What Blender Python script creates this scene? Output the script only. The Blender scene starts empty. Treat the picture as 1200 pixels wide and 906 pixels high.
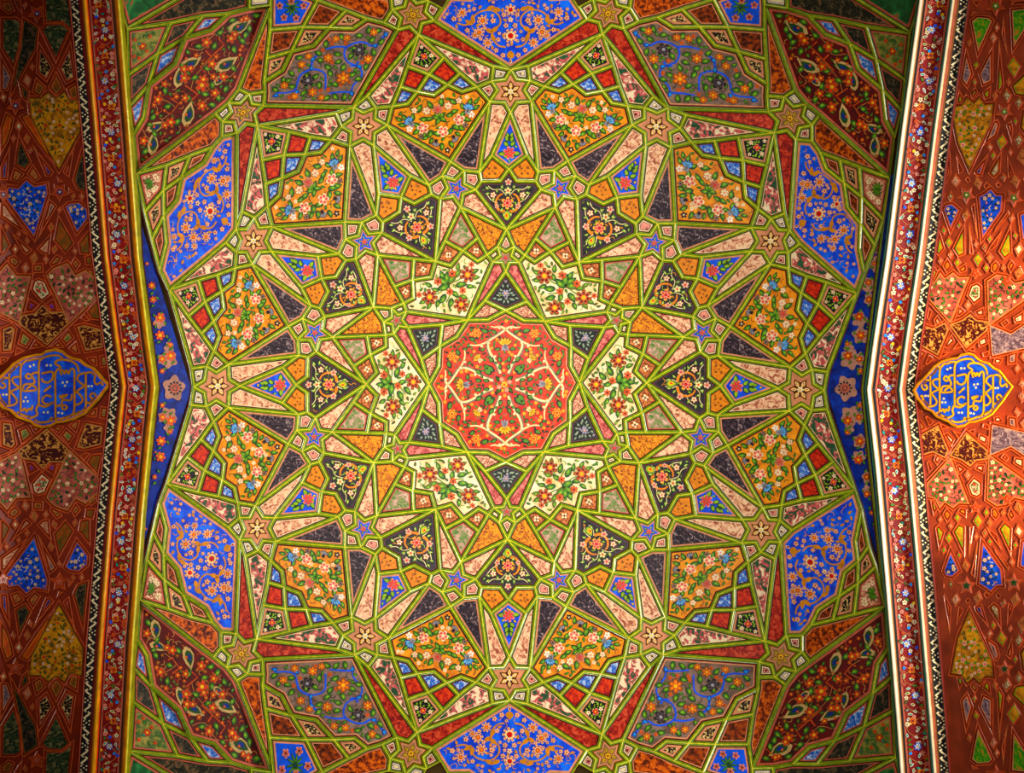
import bpy, math, random
import numpy as np
from mathutils import geometry as mgeo, Vector

# ------------------------------------------------------------------ camera, world, lights
SC = bpy.context.scene
COL = SC.collection
FPX, PX0, PY0, CAMZ = 1040.0, 600.0, 453.0, 1.6      # focal length in px of a 1200 px wide frame

cam_d = bpy.data.cameras.new('camera')
cam_d.sensor_width = 36.0
cam_d.lens = 36.0 * FPX / 1200.0
cam_d.clip_end = 200
cam = bpy.data.objects.new('camera', cam_d)
cam.location = (0, 0, CAMZ)
cam.rotation_euler = (math.pi, 0, 0)                  # looking straight up
COL.objects.link(cam)
SC.camera = cam

W = bpy.data.worlds.new('world'); SC.world = W
W.use_nodes = True
W.node_tree.nodes['Background'].inputs[0].default_value = (1.0, 0.93, 0.84, 1)
W.node_tree.nodes['Background'].inputs[1].default_value = 0.09

def area(name, loc, target, size, power, col):
    d = bpy.data.lights.new(name, 'AREA'); d.shape = 'DISK'; d.size = size; d.energy = power; d.color = col
    o = bpy.data.objects.new(name, d); COL.objects.link(o); o.location = loc
    o.rotation_euler = (Vector(target) - Vector(loc)).to_track_quat('-Z', 'Y').to_euler()
    return o
# daylight bounced from the floor below and entering through the open arch on the right
fl = area('floor_daylight', (0.2, -0.9, 0.25), (0, 0.1, 11.5), 2.4, 205, (1.0, 0.95, 0.84)); fl.data.spread = math.radians(66)
area('arch_daylight', (7.0, 0.3, 6.4), (-2.6, 0, 10.0), 2.4, 760, (1.0, 0.93, 0.82))
for sy_ in (-0.75, 0.85):          # sun patches thrown up into the right side vault
    sp = bpy.data.lights.new('niche_sunlight', 'SPOT'); sp.energy = 4200; sp.spot_size = math.radians(15); sp.spot_blend = 0.7
    sp.color = (1.0, 0.78, 0.42); sp.shadow_soft_size = 0.2
    spo = bpy.data.objects.new('niche_sunlight', sp); COL.objects.link(spo)
    spo.location = (4.1, sy_ * .7, 2.6)
    spo.rotation_euler = (Vector((4.35, sy_, 9.6)) - Vector(spo.location)).to_track_quat('-Z', 'Y').to_euler()

vs = SC.view_settings
vs.view_transform = 'Standard'; vs.look = 'None'; vs.gamma = 1.0; vs.use_curve_mapping = False
vs.exposure = -0.18

# ------------------------------------------------------------------ materials
def lin(h):
    h = h.lstrip('#')
    out = []
    for i in (0, 2, 4):
        c = int(h[i:i + 2], 16) / 255
        out.append(c / 12.92 if c <= 0.04045 else ((c + 0.055) / 1.055) ** 2.4)
    m = sum(out) / 3
    return tuple(max(0.0, min(1.0, m + 1.18 * (c - m))) for c in out) + (1,)

MATS = {}
def base_mat(name, rough, coat):
    m = bpy.data.materials.new(name); m.use_nodes = True
    nt = m.node_tree; b = nt.nodes['Principled BSDF']
    b.inputs['Roughness'].default_value = rough
    b.inputs['Specular IOR Level'].default_value = 0.22
    b.inputs['Coat Weight'].default_value = coat
    b.inputs['Coat Roughness'].default_value = 0.28
    tc = nt.nodes.new('ShaderNodeTexCoord')
    MATS[name] = m
    return m, nt, b, tc

def noise(nt, tc, scale, detail=3, dist=0.0, rough=0.55):
    n = nt.nodes.new('ShaderNodeTexNoise')
    n.inputs['Scale'].default_value = scale; n.inputs['Detail'].default_value = detail
    n.inputs['Distortion'].default_value = dist; n.inputs['Roughness'].default_value = rough
    nt.links.new(tc.outputs['Object'], n.inputs['Vector'])
    return n

def bump(nt, b, n, s=0.15, d=0.01):
    bp = nt.nodes.new('ShaderNodeBump'); bp.inputs['Strength'].default_value = s; bp.inputs['Distance'].default_value = d
    nt.links.new(n.outputs['Fac'], bp.inputs['Height']); nt.links.new(bp.outputs['Normal'], b.inputs['Normal'])

def paint(name, col, var=0.25, scale=14, rough=0.6, coat=0.02):
    """hand-brushed flat paint: one colour with a little uneven density"""
    m, nt, b, tc = base_mat(name, rough, coat)
    n = noise(nt, tc, scale, 4)
    r = nt.nodes.new('ShaderNodeValToRGB')
    c = lin(col)
    r.color_ramp.elements[0].position = 0.3; r.color_ramp.elements[1].position = 0.7
    r.color_ramp.elements[0].color = tuple(x * (1 - var) for x in c[:3]) + (1,)
    r.color_ramp.elements[1].color = tuple(min(1, x * (1 + var)) for x in c[:3]) + (1,)
    nt.links.new(n.outputs['Fac'], r.inputs['Fac']); nt.links.new(r.outputs['Color'], b.inputs['Base Color'])
    bump(nt, b, n, 0.12 if coat < .3 else .35, 0.006 if coat < .3 else .012)
    b.inputs['Coat Roughness'].default_value = 0.28 if coat < .3 else 0.16
    return m

def mottle(name, stops, scale=25, detail=3, dist=0.6, rough=0.6, coat=0.02, interp='LINEAR'):
    """blotched brushwork: colours by noise level"""
    m, nt, b, tc = base_mat(name, rough, coat)
    n = noise(nt, tc, scale, detail, dist)
    r = nt.nodes.new('ShaderNodeValToRGB'); cr = r.color_ramp; cr.interpolation = interp
    while len(cr.elements) < len(stops): cr.elements.new(0.5)
    for e, (p, c) in zip(cr.elements, stops):
        e.position = p; e.color = lin(c)
    nt.links.new(n.outputs['Fac'], r.inputs['Fac']); nt.links.new(r.outputs['Color'], b.inputs['Base Color'])
    bump(nt, b, n, 0.12, 0.006)
    return m

# flat paints
for nm, c in dict(
    maroon='58141a',
    pink='c98a68', rose='b4604c', tan='b07a48', brown='7a4a20', gold='c07f1e', goldlight='e0a93e', cream='eed7ae', peach='e6b487', rust='b04a16', sand='b89a68', white='ece3d2',
    ivory='e8d39c', orange='d9820f', orangedeep='c4560f', redorange='cf3f1a', red='b52a1c', darkred='6a0f10', deepmaroon='430e14',
    blue='0c5ad6', skyblue='3f86d8', navy='152a78', black='121214', charcoal='2a2428', purple='4a3a44', greybrown='7d6457',
    leaf='4a7c24', leaflight='86a838', leafdark='1d3f17', teal='2f8f8a', pinkflower='dd8f80', pinkred='cf4a48', grey='8d8a92',
    lilac='9a8fb0', cloud='a5796a', lightblue='6fa6d6', olive='5f5a22', brightgreen='4fa31e', yellow='e3b22c', violet='5a3fae').items():
    paint(nm, c)
for nm, c in dict(rib_yellow='cfc452', rib_green='4f8020', rib_light='8a942c', rib_dark='26481a').items(): paint(nm, c, 0.3, 22, 0.4, 0.5)
paint('plaster', '5a4526', 0.3, 3, 0.7, 0.0)
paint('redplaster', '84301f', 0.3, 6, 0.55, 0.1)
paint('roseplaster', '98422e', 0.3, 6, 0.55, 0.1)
paint('redrib', 'ac4630', 0.3, 10, 0.4, 0.3)
paint('redribdark', '4c100f', 0.3, 10, 0.5, 0.2)
paint('redriblight', 'c9714a', 0.3, 10, 0.4, 0.3)
paint('gilded', 'd28a20', 0.35, 9, 0.35, 0.4)
paint('gildgreen', '8c8a22', 0.35, 9, 0.4, 0.3)
paint('whitegild', 'f2e2c8', 0.15, 9, 0.35, 0.4)  # the same gilding, its overexposed glare painted into the colour
paint('tealedge', '2a8a72', 0.3, 9, 0.4, 0.3)  # teal colour fringe beside the glare, painted as a stripe
paint('bandred', '7a181c', 0.3, 8)
# worked fields
mottle('needle_field', [(0.38, '8e4a3a'), (0.47, 'd79a7c'), (0.6, 'ecc9a6')], 20, 3, 1.2)
mottle('needle_red', [(0.4, '6e1812'), (0.5, 'a83426'), (0.66, 'c65a44')], 20, 3, 0.8)
mottle('needle_rose', [(0.4, '93383a'), (0.5, 'c86a62'), (0.66, 'dc9486')], 20, 3, 0.8)
mottle('purple_field', [(0.42, '17101a'), (0.54, '3a2a34'), (0.6, '5c4a52'), (0.66, '94827f')], 15, 2, 2.6)
mottle('blotch_field', [(0.36, '22402c'), (0.44, '2f5a3c'), (0.475, 'b9505a'), (0.54, 'c06a62'), (0.6, 'ead9b8')], 13, 2, 1.0)
mottle('ember_field', [(0.36, '2c0f06'), (0.46, '7a2f08'), (0.56, 'c05c0c'), (0.7, 'd9740f')], 24, 4, 0.4)
mottle('ember_dark', [(0.4, '2a1006'), (0.52, '7a320a'), (0.68, 'a8500c')], 26, 4, 0.4)
mottle('brick_field', [(0.36, '7a1a0c'), (0.5, 'bf3a18'), (0.66, 'd4522a')], 30, 3, 0.8)
mottle('bluewhite', [(0.4, '2b55b4'), (0.52, '5f86c8'), (0.62, 'c2cfe2')], 34, 3, 0.8)
mottle('bluegrey', [(0.4, '35548e'), (0.52, '6c86a8'), (0.64, 'a9b6c0')], 34, 3, 0.8)
mottle('blackscroll', [(0.42, '14100f'), (0.52, '1c1512'), (0.555, 'c8a468'), (0.62, 'e0c68c')], 24, 2, 1.6)
mottle('pinkscroll', [(0.42, '8a4a3a'), (0.5, 'c9886c'), (0.6, 'e6c2a4')], 34, 3, 1.4)
mottle('orange_speck', [(0.30, '5a2a08'), (0.38, 'c87410'), (0.7, 'e29416')], 30, 2, 0.2)
mottle('orange_scroll', [(0.36, '4a1c06'), (0.44, 'b8640e'), (0.6, 'e09a1e')], 30, 3, 1.2)
mottle('grey_floral', [(0.36, '3f6a28'), (0.46, '7d8a55'), (0.54, 'a88474'), (0.66, 'd2b2a0')], 20, 3, 1.0)
mottle('brown_scroll', [(0.38, '5a2416'), (0.5, 'b86a40'), (0.66, 'd28a5a')], 34, 2, 1.0)
mottle('green_field', [(0.4, '3c5a30'), (0.52, '7a7a3c'), (0.66, '9a8f50')], 16, 3, 0.6)
mottle('dark_floral', [(0.4, '131410'), (0.52, '2b2a1e'), (0.6, '5a4a34'), (0.7, '7a4a3a')], 20, 3, 1.0)
mottle('tan_speck', [(0.36, '7a4a24'), (0.5, 'b08a4a'), (0.66, 'c8a866')], 30, 3, 0.6)
mottle('blue_deep', [(0.36, '0a40b8'), (0.5, '0c58da'), (0.68, '1878f4')], 10, 3, 0.6)
mottle('band_navy', [(0.36, '131f5c'), (0.5, '1c2f86'), (0.68, '24409e')], 10, 3, 0.6)
mottle('maroon_field', [(0.36, '360809'), (0.5, '520c0d'), (0.68, '661210')], 12, 3, 0.4)
mottle('orange_field', [(0.34, 'c06e08'), (0.5, 'dc8c0e'), (0.68, 'eca01c')], 14, 4, 0.4)
mottle('grey_field', [(0.34, '5e493e'), (0.5, '776055'), (0.68, '8c7468')], 12, 3, 0.4)
mottle('white_field', [(0.32, 'd8b878'), (0.5, 'e8d2a2'), (0.68, 'f0e4c8')], 8, 3, 0.6)
mottle('black_field', [(0.34, '161216'), (0.5, '241c22'), (0.68, '3a2e36')], 10, 3, 0.4)
mottle('medal_field', [(0.34, 'ac2c12'), (0.5, 'c4401a'), (0.68, 'd25226')], 14, 3, 0.4)
mottle('pink_floral_field', [(0.34, '8a3e36'), (0.5, 'ac5a4c'), (0.68, 'c07868')], 8, 3, 0.6)
mottle('olive_field', [(0.36, '3a3418'), (0.5, '5c5024'), (0.66, '7a5a2a')], 14, 3, 0.6)
mottle('sunset_field', [(0.36, '4a4a1c'), (0.5, '8a4a1c'), (0.66, 'b05a22')], 9, 2, 0.6)
mottle('darkgreen_field', [(0.42, '24301c'), (0.52, '33482a'), (0.6, '6a6a44'), (0.66, '8a7a54')], 22, 2, 1.4)
mottle('brightgreen_field', [(0.38, '2c7a1c'), (0.52, '55a02a'), (0.62, 'b08a2c'), (0.7, 'c87a4a')], 24, 2, 0.8)
mottle('amber_field', [(0.36, '8a5a10'), (0.5, 'cc8a1c'), (0.66, 'dda23a')], 14, 3, 0.6)
mottle('greypurple_scroll', [(0.4, '4a3440'), (0.52, '7c6470'), (0.62, 'a88e8e')], 26, 3, 1.4)
mottle('wine_scroll', [(0.42, '3c0e0c'), (0.52, '4e1410'), (0.56, 'b8763c'), (0.64, 'd8a060')], 20, 2, 1.6)
mottle('corner_green', [(0.36, '123a1e'), (0.5, '1f5a30'), (0.6, '2c7a42'), (0.66, '8a5a3c')], 8, 3, 1.0)
mottle('palekite', [(0.4, '8a5a4a'), (0.52, 'c8b08c'), (0.64, 'dcd0ae')], 30, 3, 1.0)

# ------------------------------------------------------------------ warps: ideal plan -> frame px
class TPS:
    def __init__(s, src, dst, lam=0.0):
        s.src = np.array(src, float) / 100.0; d = np.array(dst, float); n = len(d)
        K = s.U(s.src, s.src) + lam * np.eye(n)
        P = np.hstack([np.ones((n, 1)), s.src])
        A = np.zeros((n + 3, n + 3)); A[:n, :n] = K; A[:n, n:] = P; A[n:, :n] = P.T
        s.w = np.linalg.solve(A, np.vstack([d, np.zeros((3, 2))]))
    @staticmethod
    def U(a, b):
        r2 = ((a[:, None, :] - b[None, :, :]) ** 2).sum(-1)
        return np.where(r2 > 1e-12, r2 * np.log(r2 + 1e-20) * 0.5, 0)
    def __call__(s, p):
        p = np.atleast_2d(np.array(p, float)) / 100.0
        return np.hstack([s.U(p, s.src), np.ones((len(p), 1)), p]) @ s.w

def pol(r, deg): a = math.radians(deg); return (r * math.sin(a), r * math.cos(a))
def fr(phi, t, o):
    a = math.radians(phi); return (o * math.sin(a) + t * math.cos(a), o * math.cos(a) - t * math.sin(a))
ctrl = []
for d, p in zip(range(0, 360, 30), [(598.5, 107.4), (769, 148.3), (903, 282.5), (937.5, 456.7), (892, 621), (763.5, 745), (597, 795), (428, 745.5),
                                     (301.5, 619), (255.5, 452.7), (296.7, 282.5), (426, 148)]):
    ctrl.append((pol(345, d), p))
for d, p in zip(range(15, 360, 30), [(656.7, 220.8), (766.7, 285), (823, 390), (821, 513), (760.5, 623.5), (655, 680), (535, 680), (425.5, 620), (368, 512), (369, 390), (427, 283.5), (535, 221)]):
    ctrl.append((pol(238, d), p))
for d, p in zip(range(0, 360, 60), [(592.4, 302), (722.5, 375.6), (720, 525), (594, 599.6), (466, 526), (464.7, 375.6)]):
    ctrl.append((pol(149, d), p))
for d, p in zip(range(30, 360, 60), [(638, 376.4), (679, 448.3), (637, 530), (547.5, 530), (502.7, 450.5), (547.8, 375)]):
    ctrl.append((pol(88, d), p))
ctrl.append(((0, 0), (591, 450.6)))
for d, p in [(15, (712.5, 16)), (45, (926, 139)), (-15, (484, 17.5)), (-45, (285, 131.7)), (135, (915, 770)), (165, (712.5, 886)), (-165, (481.7, 883)), (-135, (283, 766.7))]:
    ctrl.append((pol(452, d), p))
for d, p in [(75, (1003.6, 343.6)), (-75, (198.7, 339.4)), (-105, (196, 567.5)), (105, (1002, 574.7))]:
    ctrl.append((pol(426, d), p))
ctrl += [((371, 0), (966, 457.5)), ((-371, 0), (226.8, 453.4)), (fr(45, 0, 478), (944.5, 122)), (fr(-45, 0, 478), (267.5, 121)),
         (fr(135, 0, 478), (933, 787)), (fr(-135, 0, 478), (265.5, 782))]
T1 = TPS([c[0] for c in ctrl], [c[1] for c in ctrl], 0.02)

# ------------------------------------------------------------------ the vault's plan: straight ribs meeting in nodes
EDGES = []
def chain(pts):
    for a, b in zip(pts[:-1], pts[1:]): EDGES.append((tuple(a), tuple(b)))
IDE = []
def ichain(*pts): IDE.append(pts)
CUT = {75, 105, 255, 285}
for k in range(12):
    for s in (1, -1):
        ph = 30 * k
        a = lambda t, o: fr(ph, s * t, o)
        pb = ph + 15 * s
        b = lambda t, o: fr(pb, s * t, o)
        cut = (pb % 360) in CUT
        T0, N30, K, T60, N90, P, T120, N150, T180 = a(0, 371), a(7, 359.5), a(20.7, 375), a(23, 357.5), a(16.2, 346.5), a(40.7, 350), a(25, 333), a(7.5, 332), a(0, 320)
        KR, KB, Wn, Y, X = a(21, 269), a(0, 253), a(35, 249.5), a(32.5, 238.5), a(10, 239)
        O, F36, F108, F180, f0, f72, f144 = b(0, 270.5), b(-13.2, 256.2), b(-21.6, 231), b(0, 215.5), b(0, 248.3), b(-9.8, 241.2), b(-6.1, 229.6)
        D, c, d0, a1, a2, b1, d1 = b(0, 426), b(0, 376.5), b(0, 351), b(-36.2, 369.2), b(-22.3, 392), b(-18.4, 359), b(-32.8, 347.5)
        ichain(T0, N30, T60, N90, T120, N150, T180)
        ichain(T0, K, T60, P, T120)
        ichain(T180, KR, KB); ichain(KR, Wn, Y, F108); ichain(Y, X, KB); ichain(T120, Wn); ichain(T120, O)
        ichain(f0, F36, f72, F108, f144, F180); ichain(O, F36, Wn)
        ichain(K, D); ichain(P, a1, a2, D); ichain(P, d1, b1, d0); ichain(a1, b1); ichain(a2, c, b1)
        if not cut:
            t120, t60, t0, n150, n90, n30 = b(-22.5, 439), b(-22.5, 465), b(0, 478), b(-7.5, 439), b(-15, 452), b(-7.5, 465)
            P2, K2 = b(-36.3, 451.5), b(-20, 480.5)
            ichain(D, n150, t120, n90, t60, n30, t0); ichain(t120, P2, t60, K2, t0); ichain(T0, t120)
            if k in (0, 6):
                ichain(P2, a(73, 460), a(49, 459), a(26, 474), a(0, 466))
        if k % 2 == 0:
            V0, G, H1, M = a(0, 182), a(22, 152), a(33.6, 172), a(51, 157)
            H2, J1, J2, V30 = a(73, 168.5), a(33, 145), a(65, 139.5), fr(ph + 30 * s, 0, 167)
            E, Z0, Z15, Z30 = a(24, 99), a(0, 88), fr(ph + 15 * s, 0, 79.5), fr(ph + 30 * s, 0, 88)
            n0, t36, n72, t108, n144, t180 = a(0, 156), a(9.4, 162), a(6.6, 151.2), a(15.2, 144), a(4.1, 143.3), a(0, 133)
            ichain(F108, V0, F180); ichain(F180, H1, G); ichain(n0, t36, n72, t108, n144, t180); ichain(V0, t36, G, t108)
            ichain(t108, Z30); ichain(t180, E, Z30); ichain(E, Z0, Z15, Z30); ichain(H1, M, J1, G); ichain(F180, H2, V30, J2, M, H2)
            ichain(b(21.6, 231), V30)
for ch in IDE: chain([tuple(p) for p in T1(ch)])

# outer zone, measured in the upper right quarter; the other quarters follow by mirroring and a fitted warp
UR = dict(
    e1=(770, 20.5), e2=(788.7, 32), e3=(820, 31.5), e0=(838, 53.3), e3b=(865, 60), e2b=(876, 84), e1b=(899.5, 99), a1=(799, 10.7), a2=(836, -1),
    c=(852.5, 31.7), a2b=(896, 35), a1b=(897.5, 69), E=(896, 6), D30=(895, -18),
    q1=(961, 178.5), q2=(968, 197.4), q3=(989, 214.4), q0=(993, 243), q3b=(1008.5, 262.3), q2b=(1007, 291.6), q1b=(1012.4, 319.6), w1=(984.3, 187.5), w2=(1007, 196),
    qc=(1009.5, 230.8), w2b=(1035, 257), w1b=(1025, 287.5), Dc=(1043, 209),
    f1=(947, 18), g1=(977, 22.5), g2=(1015, 31), H=(1067, 38.6), Gd=(922.5, 10), h2=(967, 40), h3=(995.6, 51.5), h0=(1005.5, 80.7), cc=(1026.5, 69.6),
    h3b=(1034, 105), h2b=(1038, 141), g2b=(1061, 93.6), g1b=(1057, 130), f1b=(1049, 162), U2=(922.5, -18), U3=(978, -18), U4=(1088, -24),
    m1=(1033, 300), m2=(1012, 456.5))
QC = {  # measured partners of the same nodes in the other quarters
    (-1, 1): dict(Dc=(160, 203), E=(316.7, 6.7), H=(148.5, 34), cc=(185, 63), g2=(200, 27), g2b=(150, 88), h3=(216.7, 44), h3b=(174, 100), e3=(386, 32.5), c=(355, 31.7), a2b=(316.7, 35),
                  e3b=(341.7, 60), qc=(191.7, 223), w2=(195, 194), w2b=(170, 248), q3=(212.5, 208), w1=(223, 182), q3b=(191.7, 252.5), w1b=(179, 280), m1=(163, 300), m2=(184, 454)),
    (-1, -1): dict(Dc=(164, 703.5), H=(152, 880.5), cc=(190.7, 848), g2=(208, 886), g2b=(156, 823), h3=(222.8, 864), h3b=(178, 805), E=(319, 905), c=(359, 866.7), e3=(391, 866.7),
                   e3b=(341.7, 839), a2b=(316, 864), qc=(192.7, 680), w2=(197.4, 713.5), w2b=(172, 656), q3=(214.8, 696.8), w1=(225.4, 724), q3b=(191.4, 648.7), w1b=(180, 625), m1=(166, 608), m2=(184, 454)),
    (1, -1): dict(cc=(1012.5, 851.7), g2=(995, 892.5), h3=(978, 868), h3b=(1022.5, 813), g2b=(1046.7, 833), H=(1050, 887.5), E=(881.7, 900), Dc=(1037.5, 711), qc=(1005, 684), w2=(1001, 720),
                  w2b=(1026, 664), q3=(983, 699), w1=(976, 726.7), q3b=(1006, 657.5), w1b=(1017.5, 643), c=(838, 872.5), e3=(806.7, 871), e3b=(851, 843), a2b=(876.7, 872.5), m1=(1028, 612), m2=(1012, 456.5))}
IDREF = dict(  # plan nodes that the outer zone ties into (upper right)
    P2a=fr(15, 36.3, 451.5), P2b=fr(45, -36.3, 451.5), P2c=fr(45, 36.3, 451.5), K2a=fr(15, 20, 480.5), K2b=fr(45, -20, 480.5), K2c=fr(45, 20, 480.5), D75=fr(75, 0, 426), T0s=(371, 0))
QW = {(1, 1): lambda p: np.atleast_2d(np.array(p, float))}
tie = [fr(15 + 30 * i, t, o) for i in range(3) for t, o in ((0, 426), (0, 376), (22.5, 439), (-22.5, 439), (0, 452), (22.5, 465), (-22.5, 465), (0, 478), (36.3, 451.5), (-36.3, 451.5)) if i < 2 or o < 430] + \
      [fr(30 * i, 0, o) for i in range(4) for o in (320, 371)] + [fr(45, 20, 480.5), fr(45, -20, 480.5)]
tie_ur = T1(tie)
for q, dd in QC.items():
    m = np.array(q)
    src = [tuple(np.array([q[0] * (x - 596), q[1] * (y - 453)])) for x, y in tie_ur] + [(q[0] * (UR[n][0] - 596), q[1] * (UR[n][1] - 453)) for n in dd]
    dst = [tuple(v) for v in T1([(q[0] * x, q[1] * y) for x, y in tie])] + list(dd.values())
    tp = TPS(src, dst, 0.01)
    QW[q] = (lambda tp, q: lambda p: tp((np.atleast_2d(np.array(p, float)) - (596, 453)) * np.array(q)))(tp, q)
OUT = ['P2a e1 a1 a2 D30', 'K2a D30 E', 'e1 e2 e3 e0 e3b e2b e1b', 'P2b e1b a1b a2b E', 'K2b E', 'a1 e3 c a2b', 'a2 c e3b a1b',
       'P2c q1 w1 w2 Dc', 'K2c Dc', 'q1 q2 q3 q0 q3b q2b q1b', 'w1 q3 qc w2b', 'w2 qc q3b w1b', 'Dc w2b w1b q1b D75',
       'E Gd f1 g1 g2 H g2b g1b f1b Dc', 'f1 h2 h3 h0 h3b h2b f1b', 'g1 h3 cc g2b', 'g2 cc h3b g1b', 'D30 U2 U3 H', 'Gd U2', 'U3 U4 H', 'Dc m1 m2']
for q, wf in QW.items():
    pos = {n: tuple(v) for n, v in zip(UR, wf(list(UR.values())))}
    pos.update({n: tuple(T1([(q[0] * x, q[1] * y)])[0]) for n, (x, y) in IDREF.items()})
    for ch in OUT: chain([pos[n] for n in ch.split()])

# planar subdivision
nodes = []; NH = {}
def nid(p):
    cx_, cy_ = int(p[0] // 3), int(p[1] // 3)
    for i in range(cx_ - 1, cx_ + 2):
        for j in range(cy_ - 1, cy_ + 2):
            for n in NH.get((i, j), ()):
                if math.hypot(nodes[n][0] - p[0], nodes[n][1] - p[1]) < 2.2: return n
    nodes.append(p); NH.setdefault((cx_, cy_), []).append(len(nodes) - 1); return len(nodes) - 1
eset = set()
for p, q in EDGES:
    i, j = nid(p), nid(q)
    if i != j: eset.add((min(i, j), max(i, j)))
NP = np.array(nodes)
work = list(eset); eset = set()
while work:
    i, j = work.pop()
    A, B = NP[i], NP[j]; d = B - A; L2 = d @ d
    t = ((NP - A) @ d) / L2
    dist = np.linalg.norm(NP - (A + t[:, None] * d), axis=1)
    hit = np.where((t > 0.02) & (t < 0.98) & (dist < 1.6))[0]
    hit = [h for h in hit if h not in (i, j)]
    if hit:
        h = hit[0]; work += [(min(i, h), max(i, h)), (min(h, j), max(h, j))]
    else: eset.add((i, j))
adj = {}
for i, j in eset: adj.setdefault(i, []).append(j); adj.setdefault(j, []).append(i)
for i in adj: adj[i].sort(key=lambda j: math.atan2(NP[j][1] - NP[i][1], NP[j][0] - NP[i][0]))
seen = set(); FACES = []
def sarea(P): x, y = P[:, 0], P[:, 1]; return 0.5 * (x @ np.roll(y, -1) - y @ np.roll(x, -1))
for i in adj:
    for j in adj[i]:
        if (i, j) in seen: continue
        f = []; u, v = i, j
        while (u, v) not in seen:
            seen.add((u, v)); f.append(u)
            l = adj[v]; w = l[(l.index(u) - 1) % len(l)]
            u, v = v, w
        P = NP[f]
        ar = sarea(P)
        if ar > 12 and len(set(f)) == len(f): FACES.append(P)
        elif ar > 12:
            # drop dangling spurs
            g = [n for n in f if f.count(n) == 1 or True]
            FACES.append(P)
FACES = [P for P in FACES if sarea(P) < 60000]

# ------------------------------------------------------------------ depth of the surfaces (metres above the camera)
def zdome(x, y):
    dx = np.abs(np.asarray(x, float) - 594) / 422.0; dy = np.abs(np.asarray(y, float) - 452) / 452.0
    r = np.hypot(dx * 422, dy * 452)
    w = np.clip((r - 150) / 270, 0, 1); w = w * w * (3 - 2 * w); p = 2 + 2 * w
    return 10.0 - 1.5 * (dx ** p + dy ** p + 1e-9) ** (2 / p)
def unproj(x, y, z): return ((x - PX0) / FPX * z, (y - PY0) / FPX * z, CAMZ + z)
class Facet:                       # a flat facet: 1/z is linear over the frame
    def __init__(s, P, zf):
        z = zf(P[:, 0], P[:, 1]); A = np.c_[np.ones(len(P)), P - P.mean(0)]
        s.m = P.mean(0); s.k = np.linalg.lstsq(A, 1 / z, rcond=None)[0]
    def __call__(s, x, y): return 1 / (s.k[0] + s.k[1] * (x - s.m[0]) + s.k[2] * (y - s.m[1]))

class MB:
    def __init__(s): s.v = []; s.f = []; s.mi = []; s.mats = []
    def slot(s, m):
        if m not in s.mats: s.mats.append(m)
        return s.mats.index(m)
    def pts(s, P, zf, h):
        n = len(s.v); P = np.asarray(P, float)
        z = zf(P[:, 0], P[:, 1]) - h
        s.v += [unproj(x, y, zz) for (x, y), zz in zip(P, z)]
        return list(range(n, n + len(P)))
    def face(s, idx, m): s.f.append(idx); s.mi.append(s.slot(m))
    def poly(s, P, zf, h, m):
        P = np.asarray(P, float)
        if sarea(P) > 0: P = P[::-1]
        s.face(s.pts(P, zf, h), m)
    def ring(s, P, Q, zp, zq, hp, hq, m):
        if len(P) == len(Q):
            k = min(range(len(Q)), key=lambda k: float(((np.roll(Q, k, 0) - P) ** 2).sum())); Q = np.roll(Q, k, 0)
        ip = s.pts(P, zp, hp); iq = s.pts(Q, zq, hq)
        if len(P) == len(Q):
            n = len(P)
            for k in range(n): s.face([ip[k], iq[k], iq[(k + 1) % n], ip[(k + 1) % n]], m)
        else:
            al = ip + iq
            for t in mgeo.tessellate_polygon([[Vector((x, y, 0)) for x, y in P], [Vector((x, y, 0)) for x, y in Q]]):
                a, b, c = (np.array((P[i] if i < len(P) else Q[i - len(P)])) for i in t)
                if (b[0] - a[0]) * (c[1] - a[1]) - (b[1] - a[1]) * (c[0] - a[0]) > 0: t = t[::-1]
                s.face([al[i] for i in t], m)
    def build(s, name, parent=None, kind=None):
        if not s.f: return None
        V = np.array(s.v); c = V.mean(0)
        me = bpy.data.meshes.new(name); me.from_pydata([tuple(p) for p in (V - c)], [], s.f)
        for m in s.mats: me.materials.append(MATS[m])
        me.polygons.foreach_set('material_index', s.mi); me.update()
        o = bpy.data.objects.new(name, me); COL.objects.link(o)
        o.location = c
        if parent is not None:
            o.parent = parent; pl = parent
            off = np.array(parent.location)
            while pl.parent: pl = pl.parent; off = off + np.array(pl.location)
            o.location = tuple(c - off)
        if kind: o['kind'] = kind
        return o

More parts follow.
